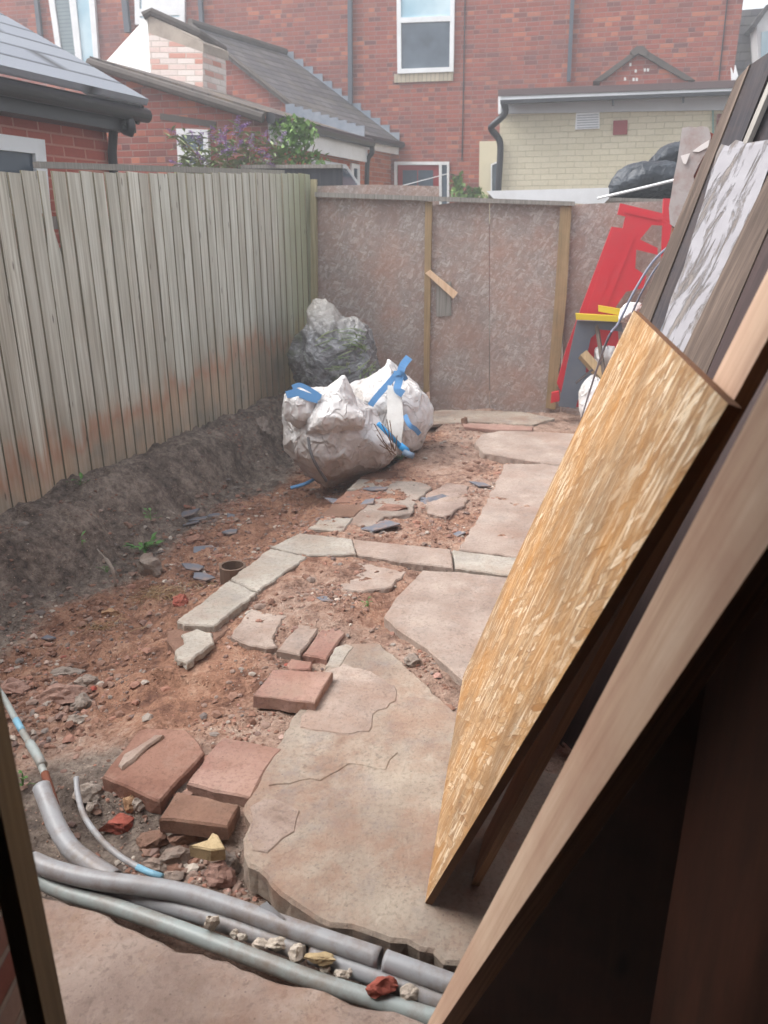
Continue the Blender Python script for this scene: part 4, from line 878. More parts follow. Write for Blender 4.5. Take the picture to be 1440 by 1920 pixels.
# rear bulk bag
t2 = thing('bulk_bag', G(730, 850, 0), 'upright white woven builder bag with blue handles, the rear one of the two', 'bag')
blob('bag', [(657, 722), (690, 702), (722, 694), (726, 679), (742, 690), (762, 708), (785, 722), (802, 746), (812, 770), (806, 800), (780, 838), (752, 862), (720, 868), (668, 850), (648, 790)], (728, 780), 5.95, .34, BAGW2, t2, .035, 4.4, 7, zmin='soil')
sm = M(); strap(sm, [D(684, 780, 5.62), D(700, 752, 5.58), D(724, 724, 5.6), D(742, 703, 5.62)], .045, VN); sm.build('blue_strap', BLUE, t2, solid=.004)
sm = M(); strap(sm, [D(767, 670, 5.62), D(754, 688, 5.58), D(748, 715, 5.57), D(745, 730, 5.55), D(756, 739, 5.55)], .055, VN); sm.build('blue_strap', BLUE, t2, solid=.004)
sm = M(); strap(sm, [D(738, 700, 5.57), D(752, 700, 5.56), D(762, 712, 5.6)], .035, VN); sm.build('blue_strap', BLUE, t2, solid=.004)
sm = M(); strap(sm, [D(759, 778, 5.57), D(768, 797, 5.55), D(778, 804, 5.57), D(787, 814, 5.62)], .035, VN); sm.build('blue_strap', BLUE, t2, solid=.004)
sm = M(); sm.prism([D(727, 722, 5.59), D(752, 726, 5.585), D(757, 790, 5.56), D(752, 832, 5.56), D(725, 800, 5.56)], VN * -.01); sm.build('document_pocket', WHITE_REND, t2)
# front bulk bag: body and folded-over top
t1 = thing('bulk_bag', G(630, 895, -.1), 'slumped white woven builder bag, muddy below, the front one of the two', 'bag')
def fdn(p, c): return -.03 if abs(mn.noise(Vector((p.x * 2, p.y * 2, p.z * 9)))) < .06 else 0
blob('bag', [(533, 740), (552, 728), (600, 722), (650, 735), (700, 778), (745, 838), (742, 852), (715, 872), (690, 884), (655, 892), (612, 906), (582, 888), (556, 862), (540, 836), (538, 800), (531, 765)], (630, 815), 5.42, .36, BAGW, t1, .036, 4.2, 3, zmin='soil', sub=6)
blob('folded_top', [(645, 708), (656, 730), (664, 760), (688, 790), (680, 806), (650, 800), (600, 812), (571, 818), (575, 790), (590, 750), (600, 735), (620, 722)], (628, 768), 5.10, .13, BAGW2, t1, .028, 6, 4, sub=5)
blob('folded_top', [(534, 742), (560, 732), (588, 738), (600, 752), (590, 790), (560, 800), (536, 780)], (565, 765), 5.12, .12, BAGW2, t1, .022, 7, 14, sub=4)
for pts in ([(548, 726), (562, 722), (580, 730), (598, 742), (590, 744), (565, 736), (550, 730)], [(536, 738), (555, 734), (575, 742), (594, 748), (600, 738)], [(538, 742), (560, 741), (580, 748), (596, 752)]):
    sm = M(); strap(sm, [D(u, v, 5.0) for u, v in pts], .03, VN); sm.build('blue_strap', BLUE, t1, solid=.004)
sm = M(); sm.tube(smoothpts([D(578, 820, 5.04), D(582, 845, 5.02), D(592, 870, 5.04), (D(612, 902, 5.16))], 8), .010, 6); sm.build('lacing', m_plain('dark_cord', sr(92, 90, 92), .8), t1)
# blue handled tool
th_ = thing('hammer', G(770, 855, .05), 'blue handled tool leaning on the bags, head down', 'tool')
m_ = M(); m_.tube([D(709, 794, 5.05), D(754, 840, 5.15)], .016, 10); m_.build('handle', BLUEH, th_, smooth=True)
m_ = M(); m_.tube([D(750, 835, 5.14), D(762, 845, 5.16), D(764, 850, 5.17)], [.022, .024, .02], 10); m_.build('collar', BLUEH, th_, smooth=True)
m_ = M(); m_.tube([D(756, 846, 5.15), D(768, 853, 5.15), D(775, 855, 5.14)], [.024, .022, .021], 10); m_.build('head', m_plain('grey_rubber', sr(100, 124, 150), .6), th_, smooth=True)
m_ = M(); m_.tube(smoothpts([G(545, 915, -.08), G(570, 908, -.06), G(590, 898, -.06)], 4), .012, 6); T(m_.build('cloth_scrap', BLUE), 'scrap of faded blue cloth on the soil below the front bag', 'cloth scrap')
m_ = M()
for i in range(9):
    a = rr.uniform(0, 6); p = D(742 + rr.uniform(-8, 4), 850 + rr.uniform(-8, 8), 5.05); m_.tube([p, p + Vector((rr.uniform(-.12, .03), rr.uniform(-.02, .02), rr.uniform(.05, .22)))], .003, 4)
T(m_.build('twigs', STEM), 'bunch of thin twigs poking out between the white bags and the blue tool', 'twigs')
# ================================================================== BARRIERS AND JUNK ON THE RIGHT
BP = shift(OP, .30); SP = (1.55, 3.9, .906, -.423)
def bpan(pts, off, th, name, mat, par, bev=.006):
    pl = shift(BP, off); m_ = M(); m_.prism([Wp(u, v, pl) for u, v in pts], oaw * th); return m_.build(name, mat, par, bevel=bev)
tb = thing('road_barrier', G(1070, 765, 0), 'red plastic roadworks barrier standing on end against the chipboard fence', 'barrier')
bpan([(1163, 381), (1243, 400), (1250, 423), (1222, 422), (1200, 449), (1233, 465), (1233, 478), (1193, 468), (1191, 503), (1212, 517), (1206, 540), (1174, 547), (1155, 575), (1160, 640), (1120, 760), (1064, 765), (1044, 718), (1060, 660), (1082, 598), (1147, 425), (1168, 428), (1173, 406), (1158, 402)], 0, .07, 'body', REDP, tb, .014)
bpan([(1147, 437), (1165, 433), (1172, 440), (1168, 460), (1108, 612), (1092, 610)], .008, .01, 'raised_rib', REDP, tb, .003)
bpan([(1168, 440), (1184, 436), (1190, 446), (1130, 596), (1112, 600)], .006, .01, 'raised_rib', REDP, tb, .003)
bpan([(1172, 390), (1238, 408), (1236, 414), (1170, 398)], .008, .01, 'raised_rib', REDP, tb, .003)
bpan([(1244, 372), (1256, 372), (1262, 392), (1262, 560), (1246, 560), (1240, 480), (1243, 400)], .004, .05, 'end_rail', REDP, tb)
bpan([(1034, 737), (1048, 734), (1050, 752), (1032, 756)], .01, .06, 'foot', REDP, tb)
tg = thing('grey_barrier', G(1070, 775, 0), 'dark grey plastic barrier section with an arched opening, in front of the red one', 'barrier')
bpan([(1082, 601), (1165, 604), (1168, 622), (1125, 618), (1108, 634), (1101, 664), (1098, 700), (1079, 766), (1047, 762), (1062, 690)], .12, .06, 'frame', GREYP, tg)
bpan([(1098, 700), (1140, 700), (1140, 730), (1086, 742)], .115, .04, 'lower_web', GREYP, tg)
bpan([(1079, 588), (1164, 593), (1166, 604), (1080, 599)], .18, .05, 'yellow_strip', YELLOW, tg)
bpan([(1122, 573), (1166, 580), (1166, 592), (1122, 584)], .13, .05, 'yellow_strip', YELLOW, tg)
def stick(a, b, r, mat, name, label, cat, n=4):
    m_ = M(); m_.tube([a, b], r, n); return T(m_.build(name, mat), label, cat)
stick(D(1092, 664, 6.55), D(1140, 718, 6.5), .05, BATTEN, 'timber_offcut', 'short brown timber block poking out beside the grey barrier', 'timber')
stick(D(1118, 604, 6.6), D(1136, 724, 6.45), .02, BROWNWOOD, 'stick', 'thin brown stick standing in front of the grey barrier', 'stick')
stick(D(1080, 718, 6.5), D(1132, 676, 6.5), .011, DARKWOOD, 'stick', 'dark stick slanting below the timber block', 'stick')
blob('plastic_bag', [(1086, 760), (1083, 735), (1092, 714), (1108, 700), (1140, 705), (1140, 780), (1095, 790)], (1112, 745), 6.6, .16, BAGW2, None, .02, 6, 21, sub=4); T(bpy.data.objects['plastic_bag'], 'white plastic bag tucked behind the far edge of the fresh board', 'bag')
blob('plastic_bag', [(1118, 655), (1128, 648), (1150, 650), (1150, 690), (1120, 680)], (1135, 668), 6.7, .1, BAGW2, None, .02, 6, 23, sub=4); T(bpy.data.objects['plastic_bag.001'], 'white plastic showing behind the thin brown stick', 'bag')
blob('cloth', [(1168, 580), (1176, 570), (1196, 572), (1200, 590), (1185, 600), (1166, 598)], (1182, 585), 4.25, .09, BAGW2, None, .012, 9, 22, sub=4); T(bpy.data.objects['cloth'], 'scrap of white plastic above the top corner of the fresh board', 'plastic scrap')
m_ = M(); m_.tube(smoothpts([Wp(1262, 455, shift(SP, .04)), Wp(1225, 490, shift(SP, .12)), Wp(1190, 545, shift(SP, .2)), Wp(1160, 605, shift(SP, .25)), Wp(1130, 660, shift(SP, .25)), G(1085, 800, 0)], 8), .006, 6); T(m_.build('wire', WIRE), 'upper grey wire curving down from the wall stub past the barrier', 'wire')
m_ = M(); m_.tube(smoothpts([Wp(1262, 470, shift(SP, .04)), Wp(1232, 500, shift(SP, .1)), Wp(1205, 545, shift(SP, .12)), Wp(1186, 585, shift(SP, .08))], 8), .005, 6); T(m_.build('wire', WIRE), 'lower grey wire ending at the white plastic scrap', 'wire')
# rendered wall stub with rubble at its foot
tw = thing('wall_stub', G(1290, 900, 0), 'broken end of an old brick wall with peeling grey plaster, behind the dark timbers', 'wall')
SP = (1.55, 3.9, .906, -.423); sa_ = away(SP)
def span(pts, off, th, name, mat, bev=0):
    pl = shift(SP, off); m_ = M(); m_.prism([Wp(u, v, pl) for u, v in pts], sa_ * th); return m_.build(name, mat, tw, bevel=bev)
span([(1284, 246), (1298, 243), (1312, 240), (1322, 243), (1340, 252), (1400, 246), (1420, 255), (1420, 900), (1168, 900), (1180, 700), (1204, 620), (1228, 560), (1247, 500), (1260, 420), (1274, 330)], 0, .9, 'brickwork', BRICK_OLD)
span([(1279, 240), (1293, 237), (1304, 239), (1316, 236), (1328, 239), (1333, 255), (1330, 275), (1315, 300), (1300, 330), (1310, 380), (1298, 430), (1285, 440), (1256, 420), (1254, 390), (1264, 330), (1270, 300)], .018, .02, 'plaster', PLASTER, .002)
span([(1330, 262), (1328, 276), (1310, 285), (1298, 284), (1314, 272)], .024, .004, 'torn_paper', PAPER)
span([(1276, 292), (1294, 287), (1286, 308), (1281, 306)], .03, .004, 'torn_paper', PAPER)
for i, (u, v, s) in enumerate([(1250, 560, .16), (1225, 600, .18), (1262, 520, .12), (1240, 640, .2), (1215, 640, .16), (1200, 680, .2)]):
    import bmesh
    m_ = M(); bm = bmesh.new(); bmesh.ops.create_icosphere(bm, subdivisions=2, radius=s / 2); c = Wp(u, v, shift(SP, .02))
    for vv in bm.verts: m_.v.append(c + vv.co * (1 + .5 * mn.noise(vv.co * 9 + Vector((i * 5, 0, 0)))))
    for f in bm.faces: m_.f.append(tuple(x.index for x in f.verts)); m_.mi.append(0)
    bm.free(); T(m_.build('rubble', [BRICKRED, TERRA2, GSTONE][i % 3]), 'lump of old masonry piled at the foot of the wall stub', 'rubble', 'masonry lumps below the wall stub')
# ================================================================== LEANING TIMBERS (upper right)
def timber(name, a0, a1, b0, b1, th, mat, label, cat='timber', ext=1.0, edge=None, par=None, bev=.003, edgeside=None, cat_=None):
    """board with a face given by two long edges a0->a1, b0->b1 (each (u,v,depth)), thickness vector pointing away"""
    A0, A1, B0, B1 = D(*a0), D(*a1), D(*b0), D(*b1)
    n_ = (A1 - A0).cross(B0 - A0).normalized(); c = (A0 + B1) / 2
    if n_.dot(c - Vector((0, 0, EYE))) < 0: n_ = -n_
    m_ = M(); mi = 0
    m_.prism([A0, B0, B1, A1], n_ * th, 0, 1 if edge else 0)
    ax = (A1 - A0).normalized(); fr = (n_.cross(ax), ax)
    o = m_.build(name, [mat, edge] if edge else mat, par, bevel=bev, uvframe=fr)
    return T(o, label, cat) if not par else o
def down(p, q, zt=.0):              # extend the pixel/depth line p->q down to height zt, return (u,v,depth)
    A, B = D(*p), D(*q); d_ = B - A; k_ = (zt - A.z) / d_.z; P_ = A + d_ * k_
    r = P_ - Vector((0, 0, EYE)); dd = r.y * math.cos(TH) - r.z * math.sin(TH); up = r.z * math.cos(TH) + r.y * math.sin(TH)
    return (720 + FPX * r.x / dd, 960 - FPX * up / dd, dd)
def leaner(name, aT, aM, bT, bM, th, mat, label, edge=None, par=None, cat='timber', zt=.02):
    return timber(name, aT, down(aT, aM, zt), bT, down(bT, bM, zt), th, mat, label, cat, edge=edge, par=par)
def dp(u, v, o=0): return 2.85 - .0022 * (u + .386 * v - 1443) + o
def L4(name, tl, tm, bl, bm, th, mat, label, o=0, **k):
    return leaner(name, (*tl, dp(*tl, o)), (*tm, dp(*tm, o)), (*bl, dp(*bl, o)), (*bm, dp(*bm, o)), th, mat, label, **k)
L4('brown_edge_board', (1380, 150), (1196, 590), (1406, 120), (1220, 600), .06, BROWNWOOD, 'narrow rough brown board along the left of the thick dark beam')
L4('dark_beam', (1406, 122), (1221, 600), (1462, 84), (1250, 620), .09, DARKWOOD, 'thick dark beam with a sawn top, leaning farthest from the camera', o=.01)
L4('thin_lath', (1450, 130), (1242, 622), (1459, 130), (1249, 626), .02, GREYWOOD, 'thin pale lath between the dark beam and the peeling board', o=-.03)
L4('dark_board', (1470, 60), (1236, 640), (1600, 0), (1345, 700), .04, DARKWOOD, 'dark weathered board behind the peeling white painted one', o=.03)
L4('thin_lath', (1484, 60), (1352, 360), (1496, 60), (1362, 364), .012, GREYPIPE, 'bluish metal strip on the dark board above the peeling paint', o=.0)
pb = M(); pts = [(1344, 286), (1352, 270), (1366, 274), (1380, 262), (1400, 268), (1440, 262), (1520, 250), (1500, 330), (1440, 318), (1402, 420), (1384, 462), (1366, 500), (1348, 545), (1322, 610), (1290, 670), (1240, 790), (1170, 790), (1238, 628), (1258, 560), (1282, 500), (1296, 450), (1318, 380)]
pb.prism([D(u, v, dp(u, v, -.03)) for u, v in pts], Vector((.02, .025, -.01)))
T(pb.build('peeling_board', PEEL, uvframe=(Vector((.8, -.5, -.3)), Vector((.33, .1, .93)))), 'splintered board with peeling white paint, ragged top', 'board')
L4('split_board', (1458, 290), (1280, 662), (1490, 310), (1322, 705), .05, BROWNWOOD, 'rough brown edged timber right of the peeling board', o=-.04)
L4('stained_board', (1484, 300), (1314, 668), (1700, 330), (1470, 740), .04, REDWOOD, 'wide dark reddish board standing behind the pale planks', o=-.02)
def plank(name, uT, lT, uB, lB, th, label):
    n3 = (uT - uB).cross(lT - uT).normalized(); n3 = n3 if n3.dot(lT - Vector((0, 0, EYE))) > 0 else -n3
    m_ = M(); m_.prism([uB, lB, lT, uT], n3 * th, 0, 1)
    return T(m_.build(name, [PALEWOOD, PALEEDGE], bevel=.0015, uvframe=(n3.cross(uT - uB), (uT - uB))), label, 'plank')
def onplane(u, v, a, b, c):
    n3 = (b - a).cross(c - a); r = ray(u, v); e_ = Vector((0, 0, EYE)); return e_ + r * ((a - e_).dot(n3) / r.dot(n3))
def ext(a, b, k): return a + (b - a) * k
p2n0, p2n1 = G(884, 1658, .0), D(1440, 633, .95); p2f1 = D(1433, 520, 1.12); p2f0 = onplane(905, 1570, p2n0, p2n1, p2f1)
plank('pale_plank', ext(p2f0, p2f1, 1.18), ext(p2n0, p2n1, 1.18), p2f0, p2n0, .019, 'pale plank just behind the fresh board, its slim brown edge reaching the slab')
# ================================================================== FRESH OSB BOARD
C0, D0 = G(797, 1693, .003), G(868, 1268, .003); Bq, Aq = D(1365, 757, .93), D(1188, 582, 1.965)
nu, nv = 10, 16; th = .018; n_ = (D0 - C0).cross(Bq - C0).normalized()
if n_.x > 0: n_ = -n_          # n_ points to the open yard side (left)
m_ = M(); rows_f, rows_b = [], []
for j in range(nv + 1):
    tv = j / nv; rf, rb = [], []
    for i in range(nu + 1):
        tu = i / nu; p = (C0.lerp(D0, tu)).lerp(Bq.lerp(Aq, tu), tv)
        p = p + n_ * (.006 * math.sin(math.pi * tv) * tu)
        rf.append(p); rb.append(p - n_ * th)
    rows_f.append(rf); rows_b.append(rb)
idx = {}
def vid(side, i, j):
    kx = (side, i, j)
    if kx not in idx: idx[kx] = len(m_.v); m_.v.append((rows_f if side == 0 else rows_b)[j][i])
    return idx[kx]
UVL = []
for j in range(nv):
    for i in range(nu):
        m_.f.append((vid(0, i, j), vid(0, i + 1, j), vid(0, i + 1, j + 1), vid(0, i, j + 1))); m_.mi.append(0)
        m_.f.append((vid(1, i, j), vid(1, i, j + 1), vid(1, i + 1, j + 1), vid(1, i + 1, j))); m_.mi.append(0)
for j in range(nv):
    for i_ in (0, nu): m_.f.append((vid(0, i_, j), vid(0, i_, j + 1), vid(1, i_, j + 1), vid(1, i_, j))); m_.mi.append(1)
for i in range(nu):
    for j_ in (0, nv): m_.f.append((vid(0, i, j_), vid(0, i + 1, j_), vid(1, i + 1, j_), vid(1, i, j_))); m_.mi.append(1)
ax = (Bq - C0).normalized(); sx_ = (D0 - C0); sx_ = (sx_ - ax * sx_.dot(ax)).normalized()
T(m_.build('osb_sheet', [OSB_NEW, OSB_EDGE], uvframe=(sx_, ax)), 'fresh golden strand board leaning on the timbers, the brightest thing in the photo', 'board')
# ================================================================== WIDE PLANK IN FRONT
uT, lT = D(1640, 335, .74), D(1700, 640, .66); uB = G(772, 1975, .0); lB = onplane(796, 1968, uB, uT, lT)
fn2 = (uT - uB).cross(lT - uB).normalized()
if fn2.dot(uT + uB - Vector((0, 0, 3.2))) < 0: fn2 = -fn2
plank('wide_plank', uT, lT, uB, lB, .036, 'widest pale plank crossing the lower right corner, nearest the camera')
# ================================================================== BACK DOOR OPENING OF OUR HOUSE
pl1 = (.1, 1.22, .97, -.243)
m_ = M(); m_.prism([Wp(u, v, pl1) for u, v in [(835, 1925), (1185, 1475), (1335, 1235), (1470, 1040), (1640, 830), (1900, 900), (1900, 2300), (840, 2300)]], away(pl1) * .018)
T(m_.build('shade_panel', SHADEPLY), 'added dark brown panel standing for the deep shade under the widest plank', 'panel')  # added panel, shaped to the plank edge to fill in its deep shade
pa, pb_ = G(1186, 1940, .0), Vector((.72, .30, 0))
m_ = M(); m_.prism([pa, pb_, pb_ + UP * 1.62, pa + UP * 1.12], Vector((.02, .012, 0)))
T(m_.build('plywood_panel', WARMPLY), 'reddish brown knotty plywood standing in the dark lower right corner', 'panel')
hs = thing('own_house_wall', (-1.2, .9, 0), 'dark brick jamb at the lower left edge of the photo, part of the house the photo is taken from', 'house')
m_ = M(); m_.box((-3.4, .82, -.1), (2.76, 0, 0), (0, .25, 0), (0, 0, 2.6)); m_.build('wall', BRICK_JAMB, hs)
m_ = M(); m_.box((1.0, .82, -.1), (4.4, 0, 0), (0, .25, 0), (0, 0, 2.6)); m_.build('wall', BRICK_JAMB, hs)
m_ = M(); m_.box((-.64, .82, 2.1), (1.64, 0, 0), (0, .25, 0), (0, 0, .4)); m_.build('lintel_wall', BRICK_JAMB, hs)
m_ = M()
for (o, a, b, c) in (((-3.4, -3, -.08), (6.8, 0, 0), (0, 3.78, 0), (0, 0, .06)), ((-3.4, -3, 2.4), (6.8, 0, 0), (0, 3.8, 0), (0, 0, .1)), ((-3.4, -3, 0), (.1, 0, 0), (0, 3.8, 0), (0, 0, 2.4)), ((3.3, -3, 0), (.1, 0, 0), (0, 3.8, 0), (0, 0, 2.4)), ((-3.4, -3.1, 0), (6.8, 0, 0), (0, .1, 0), (0, 0, 2.4))): m_.box(o, a, b, c)
m_.build('room', m_plain('dim_room_walls', sr(120, 96, 80), .9), hs)
sx0 = D(60, 1700, .97)
m_ = M(); m_.box((-.482, .742, 0), (.026, 0, 0), (0, .05, 0), (0, 0, 2.1)); T(m_.build('door_frame_post', m_wood('dim_frame', sr(84, 70, 44), sr(112, 94, 62), sr(130, 112, 78), 60, knots=False), bevel=.002), 'upright timber strip of the door frame at the lower left', 'door frame')
# right boundary wall the timbers lean on
m_ = M(); m_.box((1.55, 1.08, -.1), (.25, 0, 0), (.35, 3.0, 0), (0, 0, 1.55)); T(m_.build('boundary_wall', BRICK_OLD), 'old brick boundary wall hidden behind the leaning timbers on the right', 'wall')
# ================================================================== FAR HOUSES
def pan(pl, pts, off, th, name, mat, par, bev=0):
    q = shift(pl, off); m_ = M(); m_.prism([Wp(u, v, q) for u, v in pts], away(pl) * th); return m_.build(name, mat, par, bevel=bev)
def rect(u0, v0, u1, v1, sk=0, su=0): return [(u0, v0), (u1, v0 + sk), (u1 + su, v1 + sk), (u0 + su, v1)]
def bar(pl, a, b, wpx, off, th, name, mat, par):
    dx, dy = b[0] - a[0], b[1] - a[1]; L = math.hypot(dx, dy); nx, ny = -dy / L * wpx / 2, dx / L * wpx / 2
    return pan(pl, [(a[0] - nx, a[1] - ny), (a[0] + nx, a[1] + ny), (b[0] + nx, b[1] + ny), (b[0] - nx, b[1] - ny)], off, th, name, mat, par)
def window(pl, pts, fw, par, pane=PANE, mull=(), bars=(), off=.06, frame=WHITE, upper=None, uf=.0):
    """pts: 4 corners TL TR BR BL in pixels; frame width fw px"""
    c = [Wp(u, v, shift(pl, off)) for u, v in pts]; W3 = ((c[1] - c[0]).length + (c[2] - c[3]).length) / 2; wpx = math.hypot(pts[1][0] - pts[0][0], pts[1][1] - pts[0][1]); f = fw * W3 / wpx
    X_ = lambda s, t: c[0].lerp(c[1], s).lerp(c[3].lerp(c[2], s), t)
    H3 = (c[3] - c[0]).length; aw = away(pl); m_ = M(); sx, sy = f / W3, f / H3
    def bx(s0, s1, t0, t1, th=.06): m_.prism([X_(s0, t0), X_(s1, t0), X_(s1, t1), X_(s0, t1)], aw * th)
    bx(0, sx, 0, 1); bx(1 - sx, 1, 0, 1); bx(sx, 1 - sx, 0, sy); bx(sx, 1 - sx, 1 - sy, 1)
    for s in mull: bx(s - sx * .6, s + sx * .6, sy, 1 - sy)
    for t in bars: bx(sx, 1 - sx, t - sy * .55, t + sy * .55, .055)
    w_ = m_.build('window', frame, par, bevel=.006)
    cuts = [0] + list(mull) + [1]; tc_ = [0] + list(bars) + [1]
    for i in range(len(cuts) - 1):
        for j in range(len(tc_) - 1):
            p = M(); p.prism([X_(cuts[i] + .01, tc_[j] + .01) + aw * .03, X_(cuts[i + 1] - .01, tc_[j] + .01) + aw * .03, X_(cuts[i + 1] - .01, tc_[j + 1] - .01) + aw * .03, X_(cuts[i] + .01, tc_[j + 1] - .01) + aw * .03], aw * .008)
            mt = pane[(i, j)] if isinstance(pane, dict) else pane
            p.build('pane', mt, w_)
    return w_
ang = R(14); he = Vector((math.cos(ang), -math.sin(ang), 0)); hd = Vector((math.sin(ang), math.cos(ang), 0))
MW = (.9, 15.2, he.x, he.y)
th1 = thing('terraced_house', Wp(800, 330, MW), 'tall red brick terraced house across the back, with the white sash window high up', 'house')
Lf, Rt = Wp(-700, 200, MW), Wp(1383, 80, MW)
m_ = M(); zt_ = 7.6
b0 = Vector((Lf.x, Lf.y, -.1)); b1 = Vector((Rt.x, Rt.y, -.1))
m_.prism([b0, b1, b1 + UP * zt_, b0 + UP * zt_], hd * 7); m_.build('wall', BRICK_OLD, th1)
m_ = M(); e0, e1 = b0 + UP * zt_ - hd * .3, b1 + UP * zt_ - hd * .3 + he * .1; r0, r1 = e0 + hd * 3.8 + UP * 2, e1 + hd * 3.8 + UP * 2; k0, k1 = e0 + hd * 7.6, e1 + hd * 7.6
m_.prism([e0, e1, r1, r0], UP * .1).prism([r0, r1, k1, k0], UP * .1); m_.build('roof', SLATE, th1)
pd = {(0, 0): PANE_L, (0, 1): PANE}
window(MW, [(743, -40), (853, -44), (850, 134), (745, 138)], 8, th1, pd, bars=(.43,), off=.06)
pan(MW, [(739, 139), (850, 134), (849, 151), (739, 155)], .03, .1, 'brick_sill', m_brick('soldier_sill', [(0, sr(190, 176, 150)), (1, sr(206, 192, 164))], sr(150, 140, 124), bw=.075, bh=.3, mw=.008), th1)
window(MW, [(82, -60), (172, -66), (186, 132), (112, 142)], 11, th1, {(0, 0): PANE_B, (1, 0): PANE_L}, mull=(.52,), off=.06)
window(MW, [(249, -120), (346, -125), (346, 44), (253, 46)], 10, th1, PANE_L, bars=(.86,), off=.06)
pan(MW, [(262, -110), (338, -112), (338, 28), (266, 30)], .05, .01, 'blind', WHITE, th1)
window(MW, [(866, 500), (900, 500), (900, 560), (866, 560)], 4, th1)
bar(MW, (655, -60), (656, 196), 7.5, .09, .07, 'downpipe', GREYPIPE, th1)
bar(MW, (1076, -60), (1066, 152), 7, .09, .07, 'downpipe', GREYPIPE, th1)
bar(MW, (370, -60), (378, 60), 7, .09, .07, 'downpipe', GREYPIPE, th1)
bar(MW, (226, -60), (238, 60), 10, .09, .07, 'downpipe', GREYPIPE, th1)
bar(MW, (60, -60), (76, 90), 7, .09, .07, 'downpipe', GREYPIPE, th1)
bar(MW, (873, -60), (866, 300), 1.6, .02, .02, 'cable', BLACKP, th1)
bar(MW, (1367, -30), (1348, 150), 2, .02, .02, 'cable', BLACKP, th1)
dr = pan(MW, [(746, 306), (824, 306), (824, 520), (746, 520)], .03, .05, 'door', DOORRED, th1)
m_ = M(); q = shift(MW, .07)
for pts in ([(739, 303), (842, 303), (842, 309), (739, 309)], [(739, 309), (744, 309), (744, 520), (739, 520)], [(823, 309), (828, 309), (828, 520), (823, 520)], [(838, 309), (842, 309), (842, 520), (838, 520)]):
    m_.prism([Wp(u, v, q) for u, v in pts], away(MW) * .05)
fr_ = m_.build('door_frame', WHITE, th1)
pan(MW, [(828, 309), (838, 309), (838, 520), (828, 520)], .035, .01, 'side_light', PANE, th1)
pan(MW, [(755, 319), (812, 319), (812, 400), (755, 400)], .045, .01, 'door_pane', PANE, dr)
bar(MW, (783, 318), (783, 400), 1.5, .06, .01, 'glazing_bar', DOORRED, dr)
pan(MW, [(899, 265), (942, 264), (942, 420), (897, 420)], .06, .05, 'painted_strip', CREAMW, th1)
window(MW, [(920, 308), (938, 300), (938, 362), (920, 362)], 2.5, th1, off=.18)
# slight white flakes of old paint on the wall
# --------- taller lean-to (slates, stepped flashing)
R1, E1 = Wp(531, 108, MW), Wp(746, 272, MW)
def Hz(u, v, z): r = ray(u, v); return Vector((0, 0, EYE)) + r * ((z - EYE) / r.z)
R0, E0 = Hz(362, 58, R1.z), Hz(596, 242, E1.z)
t3 = thing('slate_lean_to', Vector((R0.x, R0.y, 0)), 'upper brick lean-to with the steep slate roof and stepped lead flashing against the terraced house', 'outbuilding')
rn = (E0 - R0).cross(R1 - R0).normalized(); rn = rn if rn.z > 0 else -rn
ov = (R0 - R1).normalized() * .12
m_ = M(); m_.prism([R0 + ov + rn * .02, E0 + ov + rn * .02, E1 + rn * .02, R1 + rn * .02][::-1], rn * .06)
ax = (R1 - R0).normalized(); m_.build('roof', SLATE, t3, uvframe=(ax, rn.cross(ax)))
wb = E0.copy(); wb.z = -.1; wr = R0.copy(); wr.z = -.1
m_ = M(); inn = (R1 - R0).normalized() * .22
m_.prism([R0, E0, wb, wr], inn); m_.build('gable_wall', BRICK_OLD, t3)
we = E1.copy(); we.z = -.1; sdv = (R0 - E0); sdv.z = 0; sdv = sdv.normalized()
m_ = M(); m_.prism([E0 + sdv * .12 - UP * .05, E1 + sdv * .12 - UP * .05, we + sdv * .12, wb + sdv * .12], sdv * .2); m_.build('side_wall', BRICK_ORANGE, t3)
gd = (E1 - E0).normalized()
m_ = M(); m_.box(E0 - sdv * .02 - UP * .16 + ov, (E1 - E0) - ov, sdv * .03, UP * .15); m_.build('fascia', WHITE, t3)
m_ = M(); m_.tube([E0 - sdv * .09 + ov - UP * .0, E1 - sdv * .09], .055, 8); m_.build('gutter', BLACKP, t3)
m_ = M(); m_.tube([R0 + ov + rn * .08, E0 + ov + rn * .08], .035, 6); m_.build('verge', LINTEL, t3)
m_ = M(); m_.tube([R0 + ov + rn * .1, R1 + rn * .1], .06, 8); m_.build('ridge', LINTEL, t3)
# stepped flashing along the house wall
m_ = M(); k_ = 12
for i in range(k_):
    a, b = R1.lerp(E1, i / k_), R1.lerp(E1, (i + 1) / k_); o_ = -hd * .03 + rn * .06
    m_.prism([a + o_ - UP * .04, b + o_ - UP * .04, Vector((b.x, b.y, a.z)) + o_ + UP * .03, a + o_ + UP * .03], hd * .02)
m_.build('stepped_flashing', LEAD, t3)
# --------- lower lean-to
zE = 2.72
P0, P1 = Hz(505, 224, zE), Hz(688, 269, zE)        # eave near, far
BPl = (P0.x, P0.y, he.x, he.y)
Q0 = Wp(181, 122, BPl); dlen = (P1 - P0); Q1 = Q0 + dlen
t4 = thing('old_brick_lean_to', Vector((P0.x, P0.y, 0)), 'lower old brick lean-to with mossy roof and small white window behind the purple flowers', 'outbuilding')
rn = (P0 - Q0).cross(dlen).normalized(); rn = rn if rn.z > 0 else -rn
dd_ = dlen.normalized()
m_ = M(); m_.prism([Q0 - dd_ * .12 + rn * .02, P0 - dd_ * .12 + rn * .02, P1 + rn * .02, Q1 + rn * .02], rn * .05); m_.build('roof', SLATE_M, t4, uvframe=(dd_, rn.cross(dd_)))
pb0 = Vector((P0.x, P0.y, -.1)); qb0 = Vector((Q0.x, Q0.y, -.1))
